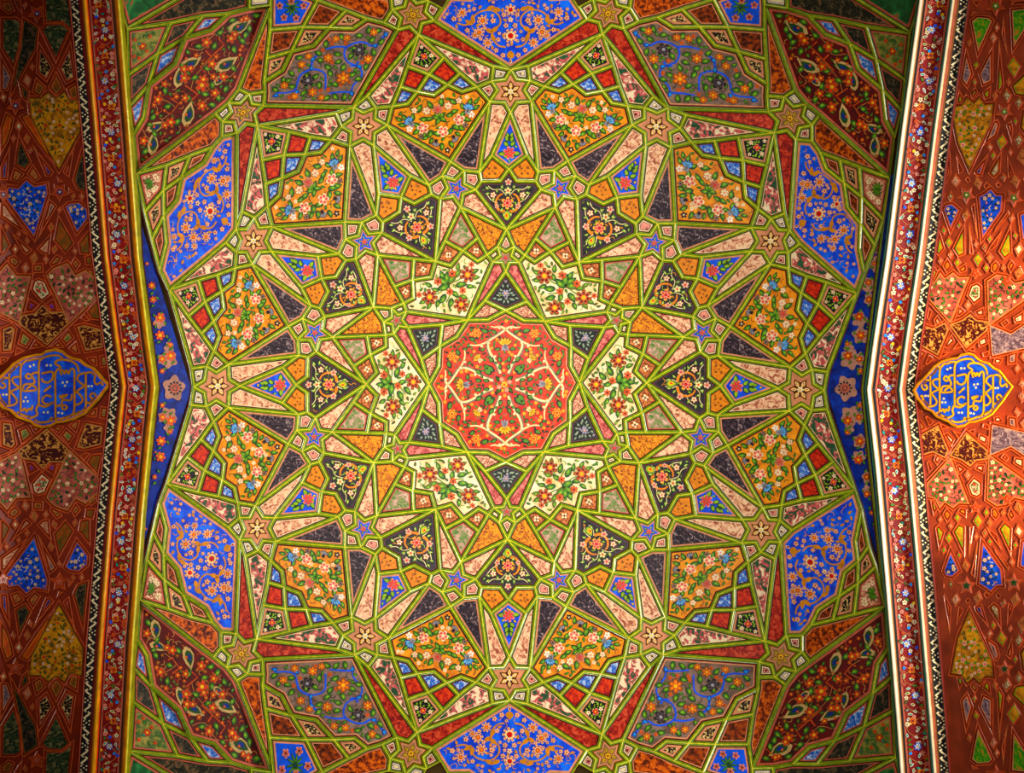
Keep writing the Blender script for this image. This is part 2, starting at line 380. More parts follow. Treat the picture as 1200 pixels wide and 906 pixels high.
# ------------------------------------------------------------------ polygon helpers
def clean(P, tol=0.035):
    P = [np.array(p, float) for p in P]; ch = True
    while ch and len(P) > 3:
        ch = False
        for i in range(len(P)):
            a, b, c = P[i - 1], P[i], P[(i + 1) % len(P)]
            u, v = b - a, c - b; lu, lv = np.linalg.norm(u), np.linalg.norm(v)
            if lu < 0.3 or lv < 0.3 or abs(u[0] * v[1] - u[1] * v[0]) / (lu * lv) < tol and u @ v > 0:
                P.pop(i); ch = True; break
    return np.array(P)
def convex(P, tol=0.05):
    for i in range(len(P)):
        u = P[i] - P[i - 1]; v = P[(i + 1) % len(P)] - P[i]
        if (u[0] * v[1] - u[1] * v[0]) / (np.linalg.norm(u) * np.linalg.norm(v)) < -tol: return False
    return True
def cut_tips(P, tips, width=2.6, lim=math.radians(17)):
    """blunt very sharp corners; the cut tips are returned as triangles"""
    n = len(P); out = []; caps = []
    for i in range(n):
        a, b, c = P[i - 1], P[i], P[(i + 1) % n]; u, v = a - b, c - b; lu, lv = np.linalg.norm(u), np.linalg.norm(v)
        an = math.acos(max(-1, min(1, u @ v / (lu * lv))))
        L = width / (2 * math.sin(an / 2) + 1e-6)
        if an < lim and L < .6 * min(lu, lv) and u[0] * v[1] - u[1] * v[0] < 0:
            p, q = b + u / lu * L, b + v / lv * L
            tips.append(np.array([b, q, p])); caps.append(len(out)); out += [p, q]
        else: out.append(b)
    return np.array(out), caps
def inset(P, d, caps=()):
    """P counter-clockwise (positive area); returns inset polygon or None"""
    n = len(P)
    if convex(P, 0.02):
        Q = [p.copy() for p in P]
        for i in range(n):
            a, b = P[i], P[(i + 1) % n]; t = (b - a) / np.linalg.norm(b - a); nn = np.array([-t[1], t[0]])
            R = []
            for k in range(len(Q)):
                p, q = Q[k], Q[(k + 1) % len(Q)]
                dd = .04 * d if i in caps else d; sp, sq = (p - a) @ nn - dd, (q - a) @ nn - dd
                if sp >= 0: R.append(p)
                if (sp > 0) != (sq > 0): R.append(p + (q - p) * sp / (sp - sq))
            Q = R
            if len(Q) < 3: return None
        Q = clean(Q, 0.01)
        return Q if len(Q) >= 3 and sarea(Q) > 1.0 else None
    lines = []
    for i in range(n):
        a, b = P[i], P[(i + 1) % n]; t = (b - a) / np.linalg.norm(b - a); lines.append((a + (.04 * d if i in caps else d) * np.array([-t[1], t[0]]), t))
    while len(lines) >= 3:
        m = len(lines); V = []
        for i in range(m):
            (p, t), (q, u) = lines[i - 1], lines[i]
            cr = t[0] * u[1] - t[1] * u[0]
            V.append((p + q) / 2 if abs(cr) < 1e-3 else p + t * (((q - p)[0] * u[1] - (q - p)[1] * u[0]) / cr))
        ln = [(V[(i + 1) % m] - V[i]) @ lines[i][1] for i in range(m)]
        j = int(np.argmin(ln))
        if ln[j] > 0.05:
            V = np.array(V); return V if sarea(V) > 1 else None
        lines.pop(j)
    return None
def inside(pts, P):
    x, y = pts[:, 0], pts[:, 1]; r = np.zeros(len(pts), bool)
    for i in range(len(P)):
        x1, y1 = P[i]; x2, y2 = P[(i + 1) % len(P)]
        if y1 == y2: continue
        r ^= ((y1 > y) != (y2 > y)) & (x < (x2 - x1) * (y - y1) / (y2 - y1) + x1)
    return r

# ------------------------------------------------------------------ painted ornament
class Paint:
    def __init__(s, seed=1, k=1.0): s.it = []; s.rnd = random.Random(seed); s.spots = []; s.g = 0; s.k = k
    def poly(s, P, m, l): s.it.append((np.array(P, float), m, l, s.g))
    def disc(s, x, y, r, m, l=2, n=10, ry=None):
        s.poly([(x + r * math.cos(2 * math.pi * i / n), y + (ry or r) * math.sin(2 * math.pi * i / n)) for i in range(n)], m, l)
    def leaf(s, x, y, ang, L, w, m='leaf', edge='leafdark', l=2, tip=None, bend=0.15):
        s.g += 1; L *= s.k; w *= s.k * 1.06
        ca, sa = math.cos(ang), math.sin(ang)
        prof = [(-.5, 0), (-.35, .36), (-.08, .5), (.2, .36), (.5, 0), (.2, -.36), (-.08, -.5), (-.35, -.36)]
        def sh(k, mm, ll, off=0.0):
            q = []
            for u, v in prof:
                uu, vv = u * L * k, v * w * k + bend * L * (0.25 - u * u) + off
                q.append((x + uu * ca - vv * sa, y + uu * sa + vv * ca))
            s.poly(q, mm, ll)
        if edge: sh(1.0, edge, l); sh(0.66, m, l + 1, w * 0.06)
        else: sh(1.0, m, l)
        if tip: sh(0.3, tip, l + 2, w * .1)
        s.spots.append((x, y, L * .5)); s.g += 1
    def flower(s, x, y, r, n=5, m='pinkflower', cen='yellow', edge=None, rot=0.0, l=3, inner=None, star=False):
        s.g += 1; r *= 1 + (s.k - 1) * .7
        def ros(R, mm, ll):
            q = []
            for i in range(n):
                a = rot + 2 * math.pi * i / n; h = math.pi / n
                for da, k in ((-h, .5), (-h * .55, .93 if not star else .7), (0, 1.0), (h * .55, .93 if not star else .7)):
                    q.append((x + R * k * math.cos(a + da), y + R * k * math.sin(a + da)))
            s.poly(q, mm, ll)
        if edge: ros(r, edge, l); ros(r * .8, m, l + 1)
        else: ros(r, m, l + 1)
        if inner:
            for i in range(n):
                a = rot + 2 * math.pi * i / n; s.disc(x + r * .52 * math.cos(a), y + r * .52 * math.sin(a), r * .17, inner, l + 2, 6)
        if cen: s.disc(x, y, r * .27, cen, l + 3, 7)
        s.g += 1
        s.spots.append((x, y, r))
    def lily(s, x, y, ang, r, m, edge='navy', base='grey', l=3):
        r *= s.k ** .7
        for k, da in enumerate((-1.0, -.5, 0, .5, 1.0)):
            a = ang + da; s.leaf(x + r * .5 * math.cos(a), y + r * .5 * math.sin(a), a, r * 1.0, r * .42, m, edge, l, bend=0)
        for da in (-.5, 0, .5):
            a = ang + math.pi + da; s.leaf(x + r * .35 * math.cos(a), y + r * .35 * math.sin(a), a, r * .75, r * .3, base, None, l + 2, bend=0)
        s.spots.append((x, y, r))
    def vine(s, pts, w, m, l=1, w2=None, smooth=4):
        P = np.array(pts, float); Q = []
        n = len(P)
        for i in range(n - 1):
            p0, p1, p2, p3 = P[max(0, i - 1)], P[i], P[i + 1], P[min(n - 1, i + 2)]
            for k in range(smooth):
                t = k / smooth
                Q.append(.5 * ((2 * p1) + (p2 - p0) * t + (2 * p0 - 5 * p1 + 4 * p2 - p3) * t * t + (3 * p1 - p0 - 3 * p2 + p3) * t ** 3))
        Q.append(P[-1]); Q = np.array(Q)
        T = np.gradient(Q, axis=0); T /= np.linalg.norm(T, axis=1)[:, None] + 1e-9; N = np.c_[-T[:, 1], T[:, 0]]
        W_ = np.linspace(w, w2 if w2 is not None else w, len(Q))[:, None] / 2
        A, B = Q + N * W_, Q - N * W_
        for i in range(len(Q) - 1): s.g += 1; s.poly([A[i], A[i + 1], B[i + 1], B[i]], m, l)
        s.g += 1
    def scatter(s, n, test, fn, rad, box, mirror=False, tries=40):
        for _ in range(n):
            for _t in range(tries):
                x = s.rnd.uniform(box[0], box[2]); y = s.rnd.uniform(box[1], box[3])
                if mirror and abs(x) < rad * .6: x = 0.0
                if any((x - a) ** 2 + (y - b) ** 2 < (rad + c) ** 2 * .8 for a, b, c in s.spots): continue
                if not test(x, y): continue
                fn(x, y, 1)
                if mirror and x: fn(-x, y, -1)
                break
    def emit(s, mb, warp, zf, field, h0=0.004, fill=None, seed=1):
        if not s.it: return
        allp = warp(np.vstack([q[0] for q in s.it])); i = 0; gr = {}
        for P, m, l, g in s.it:
            n = len(P); gr.setdefault(g, []).append((allp[i:i + n], m, l)); i += n
        okall = inside(allp, field); bad = set(); i = 0
        for P, m, l, g in s.it:
            if not okall[i:i + len(P)].all(): bad.add(g)
            i += len(P)
        fc = field.mean(0); spots = []
        for g, its in gr.items():
            pts = np.vstack([p for p, _, _ in its]); c = pts.mean(0); sz = np.abs(pts - c).max()
            if g in bad:
                if sz < 1.4 and len(its) == 1 and len(its[0][0]) == 4: continue
                d = fc - c; L = np.linalg.norm(d) + 1e-6; good = None
                for k in (1.0, .85, .7):
                    for st in (0, 1.2, 2.4, 3.6, 5.0, 6.5):
                        if st > L * .5: break
                        q = (pts - c) * k + c + d / L * st
                        if inside(q, field).all(): good = (k, d / L * st); break
                    if good: break
                if not good: continue
                its = [((p - c) * good[0] + c + good[1], m, l) for p, m, l in its]; c = c + good[1]; sz *= good[0]
            spots.append((c[0], c[1], sz))
            for p, m, l in its: mb.poly(p, zf, h0 + 0.0012 * l, m)
        if fill:
            f = Paint(seed); lo_, hi = field.min(0), field.max(0); rnd = f.rnd; area_ = abs(sarea(field))
            kinds, rad, dens = fill
            nt_ = int(area_ * dens * 8); R_ = np.random.RandomState(seed % 100000)
            cand = lo_ + R_.rand(nt_, 2) * (hi - lo_)
            ok = np.ones(nt_, bool)
            for dx, dy in ((0, 0), (rad, 0), (-rad, 0), (0, rad), (0, -rad)): ok &= inside(cand + (dx, dy), field)
            if spots:
                S_ = np.array(spots); ok &= (((cand[:, None, :] - S_[None, :, :2]) ** 2).sum(-1) > (rad + S_[None, :, 2] * .62) ** 2).all(1)
            new = []
            for x, y in cand[ok]:
                if any((x - a) ** 2 + (y - b) ** 2 < (1.75 * rad) ** 2 for a, b in new): continue
                new.append((x, y))
                kd = rnd.choice(kinds); 
                if kd[0] == 'leaf': f.leaf(x, y, rnd.uniform(0, 6.28), rad * 2.5, rad * 1.25, kd[1], kd[2], 2)
                elif kd[0] == 'flower': f.flower(x, y, rad * 1.0, 5, kd[1], kd[2], kd[3] if len(kd) > 3 else None, rnd.random(), 2)
                else:
                    a = rnd.uniform(0, 6.28); f.vine([(x + rad * 1.2 * math.cos(a + t) * k, y + rad * 1.2 * math.sin(a + t) * k) for t, k in ((0, 1.), (.9, .75), (2., .6), (3.3, 1.))], .8, kd[1], 1, None, 2)
            if f.it: f.emit(mb, lambda P: P, zf, field, h0)

def refl(p, fn):               # draw both halves of a mirrored ornament
    fn(1); fn(-1)
def ang(dx, dy): return math.atan2(dy, dx)

def m_star6(p, o=345, big=True):
    q = []
    for i in range(12):
        a = math.pi / 6 * i; r = 13.6 if i % 2 == 0 else 7.8
        q.append((r * math.sin(a), o + r * math.cos(a)))
    p.poly(q, 'deepmaroon', 1)
    for i in range(6):
        a = math.pi / 3 * i
        p.leaf(7.4 * math.sin(a), o + 7.4 * math.cos(a), ang(math.sin(a), math.cos(a)), 7.6, 4.2, 'cream', 'goldlight', 2, 'red', 0)
    p.flower(0, o, 4.0, 6, 'cream', 'goldlight', None, 0.5, 5)
def m_star6o(p):
    o = 452
    q = [((12.4 if i % 2 == 0 else 7.4) * math.sin(math.pi / 6 * i), o + (12.4 if i % 2 == 0 else 7.4) * math.cos(math.pi / 6 * i)) for i in range(12)]
    p.poly(q, 'tan', 1)
    for i in range(6):
        a = math.pi / 3 * i
        p.leaf(7.2 * math.sin(a), o + 7.2 * math.cos(a), ang(math.sin(a), math.cos(a)), 7.4, 3.8, 'yellow', 'leafdark', 2, 'leafdark', 0)
    p.flower(0, o, 4.4, 6, 'goldlight', 'black', 'brown', 0.5, 5)
def m_star5(p):
    o = 238
    for i in range(5):
        a = math.pi + 2 * math.pi * i / 5
        p.leaf(5.4 * math.sin(a), o + 5.4 * math.cos(a), ang(math.sin(a), math.cos(a)), 4.2, 2.2, 'leaflight', 'leafdark', 2, None, 0)
    p.flower(0, o, 3.9, 6, 'rose', 'pinkred', None, 0, 5)
def m_star5s(p):
    o = 149
    for i in range(5):
        a = math.pi + 2 * math.pi * i / 5
        p.leaf(4.6 * math.sin(a), o + 4.6 * math.cos(a), ang(math.sin(a), math.cos(a)), 6.5, 3.4, 'leaflight', 'black', 2, None, 0)
    p.disc(0, o, 2, 'pinkred', 5)
def m_bluekite(p):
    p.flower(0, 272, 6.2, 7, 'pinkred', 'rose', 'pinkflower', 0, 3)
    for s in (1, -1):
        for t, o, a, L in ((5, 284, .8, 7), (4, 292, 1.2, 7), (9, 271, 0, 8), (6, 262, -.7, 7), (3.5, 300, 1.3, 5.5)):
            p.leaf(s * t, o, a if s > 0 else math.pi - a, L, L * .55, 'leaflight', 'leafdark', 2, None, 0)
    p.disc(0, 289, 2.6, 'leafdark', 2)
def m_orangequad(p, t, o):
    for dx, dy in ((-4, 2.5), (4, 3), (-3.5, -3.5), (3.5, -3.5), (0, 0)):
        p.disc(t + dx, o + dy, 1.5 if dx else .9, 'brown' if dx else 'maroon', 2, 6)
def m_brownsq(p, t, o):
    for i in range(4):
        a = math.pi / 2 * i + .78; p.disc(t + 2.4 * math.cos(a), o + 2.4 * math.sin(a), 1.5, 'cream', 2, 6)
    p.disc(t, o, 1, 'maroon', 3, 6)
def m_kite(p, t, o, d=1.6, m='maroon', r=3.4):
    p.flower(t, o, d * 1.2, 4, m, None, None, .4, 2)
def m_black(p):
    p.flower(0, 213, 6.6, 6, 'pinkflower', 'red', 'goldlight', 0.5, 4, 'redorange')
    for s in (1, -1):
        p.vine([(s * 3, 203), (s * 10, 205), (s * 14, 213), (s * 11, 221), (s * 6, 224)], 3.6, 'orange', 2, 1.6)
        p.vine([(s * 2, 222), (s * 9, 229), (s * 18, 229), (s * 25, 234)], .9, 'ivory', 2)
        p.vine([(s * 12, 213), (s * 20, 217), (s * 26, 225)], .9, 'ivory', 2)
        p.vine([(s * 2, 203), (s * 5, 196), (s * 3, 189)], .9, 'ivory', 2)
        p.flower(s * 17.5, 222.5, 3.6, 5, 'cream', 'pinkred', 'rose', 0, 4)
        p.flower(s * 16, 204, 3.4, 5, 'pinkflower', 'red', 'cream', 0, 4)
        for t, o, a in ((25, 231, .6), (27, 224, -.2), (22, 235, 1.2), (7, 232, 1.9), (12, 234, .7), (9, 199, -.8), (5, 193, -1.4), (23, 214, -.6), (13, 228, 1.5)):
            p.leaf(s * t, o, a if s > 0 else math.pi - a, 6.4, 2.9, 'leaflight', 'leafdark', 2, 'ivory', .1)
    p.flower(0, 227.5, 4.6, 5, 'ivory', 'redorange', 'leaf', 1.57, 4)
    p.flower(0, 240, 3.6, 5, 'pinkflower', 'red', 'cream', 1.57, 4)
    p.leaf(0, 196, 1.57, 10, 6, 'yellow', 'leaflight', 3, 'redorange', 0)
def m_white(p):
    for t, o, r in ((-26, 133.5, 7.4), (26, 134, 7.4), (2.5, 107.5, 7)):
        p.flower(t, o, r * 1.08, 7, 'orangedeep', 'goldlight', 'brown', .3, 5, 'maroon')
    for t, o, r in ((-12, 146, 4), (13, 145, 4), (-2, 127, 3.6), (12, 121, 3.4), (-37, 142, 3), (37, 142, 3)):
        p.flower(t, o, r, 6, 'orangedeep', 'maroon', None, 0, 5)
    for pts in ([(0, 137), (-12, 132), (-22, 134)], [(0, 137), (12, 134), (22, 135)], [(0, 138), (1, 125), (2, 112)], [(0, 137), (-8, 144), (-13, 146)], [(0, 137), (9, 143), (13, 146)], [(-1, 125), (-12, 118)]):
        p.vine(pts, 1.3, 'leaf', 2)
    for t, o, a, L in ((-2, 142, 1.9, 12), (4, 143, 1.2, 12), (-6, 136, 3.0, 13), (7, 138, .2, 12), (0, 149, 1.57, 9), (-14, 124, 3.6, 11), (14, 127, -.4, 11), (-16, 138, 2.4, 8), (17, 141, .5, 9), (-8, 115, 3.9, 10),
                       (9, 113, -.8, 9), (-3, 99, 4.2, 8), (6, 99, -1.0, 7), (-32, 125, 3.7, 8), (33, 126, -.4, 8), (-20, 147, 2, 8), (21, 148, 1, 8), (-36, 133, 3.2, 8), (36, 133, 0, 8), (2, 121, -1.2, 9), (-22, 122, 4, 8), (22, 120, -.6, 8)):
        p.leaf(t, o, a, L, L * .5, 'leaf', 'leafdark' if abs(t) % 2 < 1 else 'olive', 3, 'leaflight')
def m_orange(p):
    for s in (1, -1):
        p.lily(s * 35, 325, ang(s * .5, 1), 6.0, 'lightblue')
        p.flower(s * 22, 315.5, 5.6, 5, 'pinkflower', 'cream', 'cream', .3, 4, 'pinkred')
        p.flower(s * 13, 334.5, 4.4, 6, 'cream', 'pinkflower', 'rose', .1, 4)
        p.flower(s * 42, 316, 3.2, 5, 'white', 'pinkflower', None, 0, 4)
        p.flower(s * 30, 304 + s, 3.0, 5, 'greybrown', 'black', 'charcoal', 0, 4)
        p.lily(s * 11, 296, ang(s * .4, -1), 4.2, 'grey', 'charcoal', 'charcoal')
        p.flower(s * 27, 338, 3.4, 5, 'cream', 'pinkflower', 'rose', 0, 4)
        for t, o, a, L in ((30, 331, 1.9, 8), (40, 333, 1.0, 8), (45, 325, .3, 8), (20, 339, 2.3, 9), (7, 341, 1.2, 9), (19, 326, .2, 8), (12, 324, 3.3, 8), (28, 321, .8, 8), (16, 307, -.8, 9), (25, 300, -.3, 7),
                           (8, 305, 3.9, 8), (34, 311, -.5, 8), (19, 293, -.9, 8), (6, 288, -1.3, 8), (36, 341, 1.2, 6), (47, 332, .6, 7), (22, 307, 2.4, 6)):
            p.leaf(s * t, o, a if s > 0 else math.pi - a, L, L * .52, 'leaf', 'leafdark', 2, 'leaflight')
    p.flower(0, 306.5, 5.4, 5, 'pinkflower', 'cream', 'cream', .6, 4, 'pinkred')
    p.flower(0, 333, 5.0, 6, 'rose', 'pinkred', 'pinkflower', 0, 4)
    for a in (.5, 1.2, 1.95, 2.65, 3.9, 5.5): p.leaf(4.5 * math.cos(a), 323 + 4.5 * math.sin(a), a, 8, 4.2, 'leaf', 'leafdark', 3, 'leaflight')
    p.flower(0, 284, 3.0, 5, 'charcoal', 'cream', 'black', 0, 4)
def m_bluebig(p):
    def half(s):
        p.vine([(s * x, y) for x, y in ((64, 427), (56, 424.5), (48, 427), (44, 435), (36, 441), (23, 442.5), (13.5, 435), (13, 425), (22, 418), (21, 408), (15, 400), (6, 398))], 2.0, 'gold', 1)
        for x, y, a in ((50, 428, .5), (45, 432, 1.4), (20, 419, -.6), (25, 417, 3.6), (17, 444, .3), (24, 445, 2.6), (21, 410, 1.2)):
            p.leaf(s * x, y, a if s > 0 else math.pi - a, 10, 4.6, 'gold', None, 2)
        for x, y, r in ((33.5, 430, 6.4), (38, 415.5, 6.2), (58, 439.5, 5.6), (29, 401, 5.6), (47, 409, 4.2)):
            p.flower(s * x, y, r, 8, 'red', 'orange', 'peach', .2, 4, 'peach')
        for x, y, r in ((21, 430, 3.6), (5.5, 424, 3.2), (15, 407, 3), (9.5, 387, 3.2), (52, 418, 3.2), (68, 432, 3.4), (31, 421, 2.6), (44, 444, 2.8), (8, 437, 3.2), (18, 393, 3), (22, 436, 2.2), (61, 431, 2.6), (36, 408, 2.6)):
            p.flower(s * x, y, r, 5, 'peach', 'red', 'rose', s * .7, 4)
    half(1); half(-1)
    p.flower(0, 411.5, 8.2, 9, 'redorange', 'red', 'peach', 0, 4, 'ivory')
    p.flower(0, 443, 6.6, 7, 'redorange', 'red', 'peach', 1.57, 4, 'ivory')
    p.flower(0, 431, 3.4, 5, 'cream', 'red', 'rose', 1.57, 4)
    p.leaf(0, 389, 1.57, 9, 8, 'gold', None, 2, None, 0); p.leaf(0, 380, 1.57, 5, 3, 'red', 'cream', 2, None, 0)
def px30(x, y):                    # measured in the panel at 30 degrees -> its own frame
    dx, dy = 740 + x / 6 - 597.5, 451.5 - (y / 6); a = math.radians(31.0)
    return (dx * math.cos(a) - dy * math.sin(a), dx * math.sin(a) + dy * math.cos(a))
def m_greybig(p):
    for ch in ([(30, 230), (95, 265), (130, 320), (180, 340), (230, 315), (290, 315), (360, 350), (375, 400), (350, 460), (290, 490), (250, 520), (245, 570), (300, 640), (310, 700)],
               [(360, 350), (430, 345), (510, 360)], [(300, 690), (380, 690), (470, 700)], [(560, 400), (600, 440), (605, 510), (560, 520), (510, 550), (500, 610), (500, 670)],
               [(605, 510), (680, 550), (705, 610), (720, 670), (780, 690), (850, 690), (880, 720)], [(270, 460), (290, 490), (330, 490)]):
        p.vine([px30(*q) for q in ch], 2.5, 'blue', 1, 1.8)
    for q in ((50, 235), (160, 340), (265, 500), (305, 700), (610, 505), (705, 690), (860, 710), (600, 440)): p.leaf(*px30(*q), 1.0 + q[0] % 7, 6, 3.6, 'skyblue', 'navy', 2)
    for x, y, r in ((80, 340, 4.6), (170, 235, 4.6), (360, 280, 4.4), (440, 285, 4.4), (195, 440, 5.4), (175, 530, 5), (490, 430, 5.6), (375, 585, 7.6), (590, 690, 5.2), (640, 410, 4.2), (680, 475, 4.6), (800, 630, 4.8), (725, 725, 4.4), (525, 730, 4)):
        p.flower(*px30(x, y), r, 6, 'orangedeep', 'goldlight', 'brown', x % 3, 4, 'orange')
    for x, y in ((270, 370), (630, 600)):
        c = px30(x, y)
        p.flower(c[0], c[1], 6.6, 6, 'charcoal', 'grey', 'black', .3, 4, 'purple')
    for i, (x, y) in enumerate(((105, 210), (190, 205), (375, 245), (275, 265), (180, 290), (505, 300), (580, 375), (705, 415), (325, 420), (145, 385), (485, 500), (415, 465), (380, 500), (465, 550), (550, 450), (575, 570), (635, 570), (755, 540), (740, 640),
                     (655, 700), (840, 600), (860, 660), (240, 610), (240, 665), (55, 280), (435, 635), (310, 555), (210, 500), (190, 570), (420, 400), (485, 740), (350, 745), (420, 725), (300, 360), (100, 300), (540, 640), (775, 470), (770, 590))):
        p.leaf(*px30(x, y), i * 2.3, 8.6, 4.8, 'leaf', 'leafdark', 3, 'leaflight')
def m_medal(p):
    for k in range(4):
        a = math.pi / 2 * k; ca, sa = math.cos(a), math.sin(a)
        R = lambda t, o: (t * ca + o * sa, -t * sa + o * ca)
        rot = lambda an: an - a
        for s in (1, -1):
            p.vine([R(s * x, y) for x, y in ((4.5, 13), (8, 23), (13, 31), (17, 38), (19.5, 46), (18, 52), (11, 57), (4, 62), (0, 66))], 2.6, 'ivory', 3, 2.0); p.vine([R(s * x, y) for x, y in ((5, 12), (8.8, 22.6), (13.8, 30.4), (18, 37.4), (20.6, 46), (19, 52.8), (11.6, 58), (4.4, 63), (0, 67))], 4.0, 'greybrown', 1, 3.0)
            p.vine([R(s * x, y) for x, y in ((18, 52), (26, 48), (34, 46), (43, 47))], 2.4, 'ivory', 3, 1.2)
            p.vine([R(s * x, y) for x, y in ((0, 66), (6, 69), (12, 68), (17, 69))], 2.8, 'ivory', 3, 1.0)
            for x, y, an, L in ((20, 50, .4, 6), (12, 33, -.6, 5), (27, 46, .9, 5), (7, 68, 1.0, 5)): p.leaf(*R(s * x, y), rot(an if s > 0 else math.pi - an), L, 3, 'cream', 'tan', 3)
            for x, y, an, L in ((16, 19, .8, 9), (5, 21, 1.5, 6), (5.5, 30, 1.2, 6.5), (15.5, 30, .9, 7), (25, 41, 2.4, 5), (13, 63, .6, 6), (24, 64, .3, 8), (38, 54, .4, 7), (9, 42, 0, 6), (7, 7, .8, 6.5), (46, 42, 0, 5), (21, 22, .2, 5), (10, 26, .5, 4)):
                p.leaf(*R(s * x, y), rot(an if s > 0 else math.pi - an), L * 1.1, L * .62, 'leaf', 'black', 4)
            p.flower(*R(s * 33, 61), 5.0, 6, 'goldlight', 'redorange', 'orange', 0, 4, 'redorange')
        c = R(0, 47); d = R(0, 1)
        p.lily(c[0], c[1], math.atan2(d[1], d[0]), 8.6, 'goldlight', 'brown', 'grey')
        q = R(30, 30); e = R(.7, .7)
        p.lily(q[0], q[1], math.atan2(e[1], e[0]), 6.0, 'goldlight', 'brown', 'ivory')
        p.flower(*R(6, 3), 2.6, 5, 'pinkflower', 'goldlight', None, 0, 4)
    p.flower(0, 0, 4.2, 8, 'goldlight', 'redorange', 'brown', 0, 4)
def m_blackquad(p):
    p.flower(0, 399, 4.4, 4, 'redorange', 'goldlight', 'pinkflower', .78, 4, 'red')
    for s in (1, -1):
        p.flower(s * 8.5, 398, 2.8, 5, 'cream', 'pinkred', None, 0, 4)
        p.vine([(s * 4, 403), (s * 7, 406), (s * 4, 409)], 1, 'leaflight', 2); p.vine([(s * 4, 395), (s * 6, 391), (s * 3, 388)], 1, 'leaflight', 2)
        for x, y, a in ((4, 408, 1), (7.5, 403.5, .3), (5.5, 391, -.6), (12, 396, -.3), (9, 393, -1)): p.leaf(s * x, y, a if s > 0 else math.pi - a, 5, 2.8, 'leaflight', 'leafdark', 2)
    p.flower(0, 411, 2.4, 5, 'cream', 'pinkred', None, 0, 4); p.flower(0, 387, 2.2, 5, 'cream', 'pinkred', None, 0, 4)
def m_blackkite(p):
    p.flower(0, 108, 4.4, 6, 'grey', 'pinkflower', 'lilac', 0, 4)
    for s in (1, -1):
        for x, y, a in ((6, 113, .8), (9, 106, .1), (6, 101, -.6), (14, 102, -.2), (3, 118, 1.4), (3, 96, -1.3), (10, 110, .4), (14, 98, -.6)):
            p.leaf(s * x, y, a if s > 0 else math.pi - a, 6, 3, 'grey', 'leafdark', 2, 'leaflight')
def ulp(x, y): return (150 + x / 6, y / 6)
def m_darkred(p):                 # measured on the upper left corner panel
    for ch in ([(635, 270), (675, 315), (505, 475), (545, 510)], [(545, 355), (580, 395)], [(400, 600), (490, 665), (440, 710)], [(300, 800), (355, 730), (300, 690)], [(270, 790), (310, 805)], [(640, 640), (600, 700)]):
        p.vine([ulp(*q) for q in ch], 1.8, 'rust', 1, None, 1)
    for ch in ([(690, 230), (600, 240), (520, 350), (400, 330)], [(640, 500), (720, 540), (790, 430)], [(330, 600), (420, 560), (520, 540), (560, 580)], [(640, 380), (560, 440), (470, 540), (440, 640)], [(540, 660), (600, 610), (650, 680)], [(250, 700), (330, 760), (240, 840)],
               [(100, 900), (130, 960), (200, 1000)]):
        p.vine([ulp(*q) for q in ch], .7, 'tan', 1)
    for x, y, a, L in ((785, 180, .45, 21), (420, 405, .45, 19), (690, 445, .5, 21), (312, 545, 1.45, 20), (420, 800, 1.3, 20), (195, 885, .4, 16), (640, 560, .8, 12), (170, 1010, 1.5, 18)):
        p.leaf(*ulp(x, y), -a, L, L * .45, 'leafdark', 'sand', 3, 'navy'); c = ulp(x, y); p.disc(c[0] - 2, c[1] + 1, 1.6, 'orangedeep', 7)
    for x, y, r in ((855, 100, 4.4), (560, 260, 5.4), (725, 270, 5), (590, 450, 5), (670, 540, 5), (395, 550, 5.4), (520, 600, 7), (610, 655, 4.6), (520, 745, 5), (210, 700, 5), (380, 480, 4.6), (440, 480, 4), (220, 600, 4.4), (300, 860, 5), (260, 880, 4), (400, 690, 4.4), (100, 1000, 4.6), (530, 560, 5), (800, 140, 3), (480, 390, 3), (620, 400, 3),
                    (750, 240, 4), (150, 760, 4), (340, 680, 3), (600, 540, 3.6)):
        p.flower(*ulp(x, y), r, 5, 'rust', 'goldlight', 'brown', x % 5, 4, 'redorange')
    for i, (x, y) in enumerate(((925, 85), (830, 250), (800, 290), (665, 190), (750, 350), (495, 330), (605, 320), (410, 330), (470, 550), (590, 600), (545, 660), (690, 630), (420, 690), (280, 745), (265, 640), (590, 740), (175, 820), (745, 480), (755, 115), (850, 200), (560, 480), (350, 860), (640, 700), (240, 540), (350, 450), (130, 900), (120, 1060), (190, 940))):
        p.leaf(*ulp(x, y), i * 1.9, 7.5, 4.4, 'leaf', 'leafdark', 3, 'leaflight')

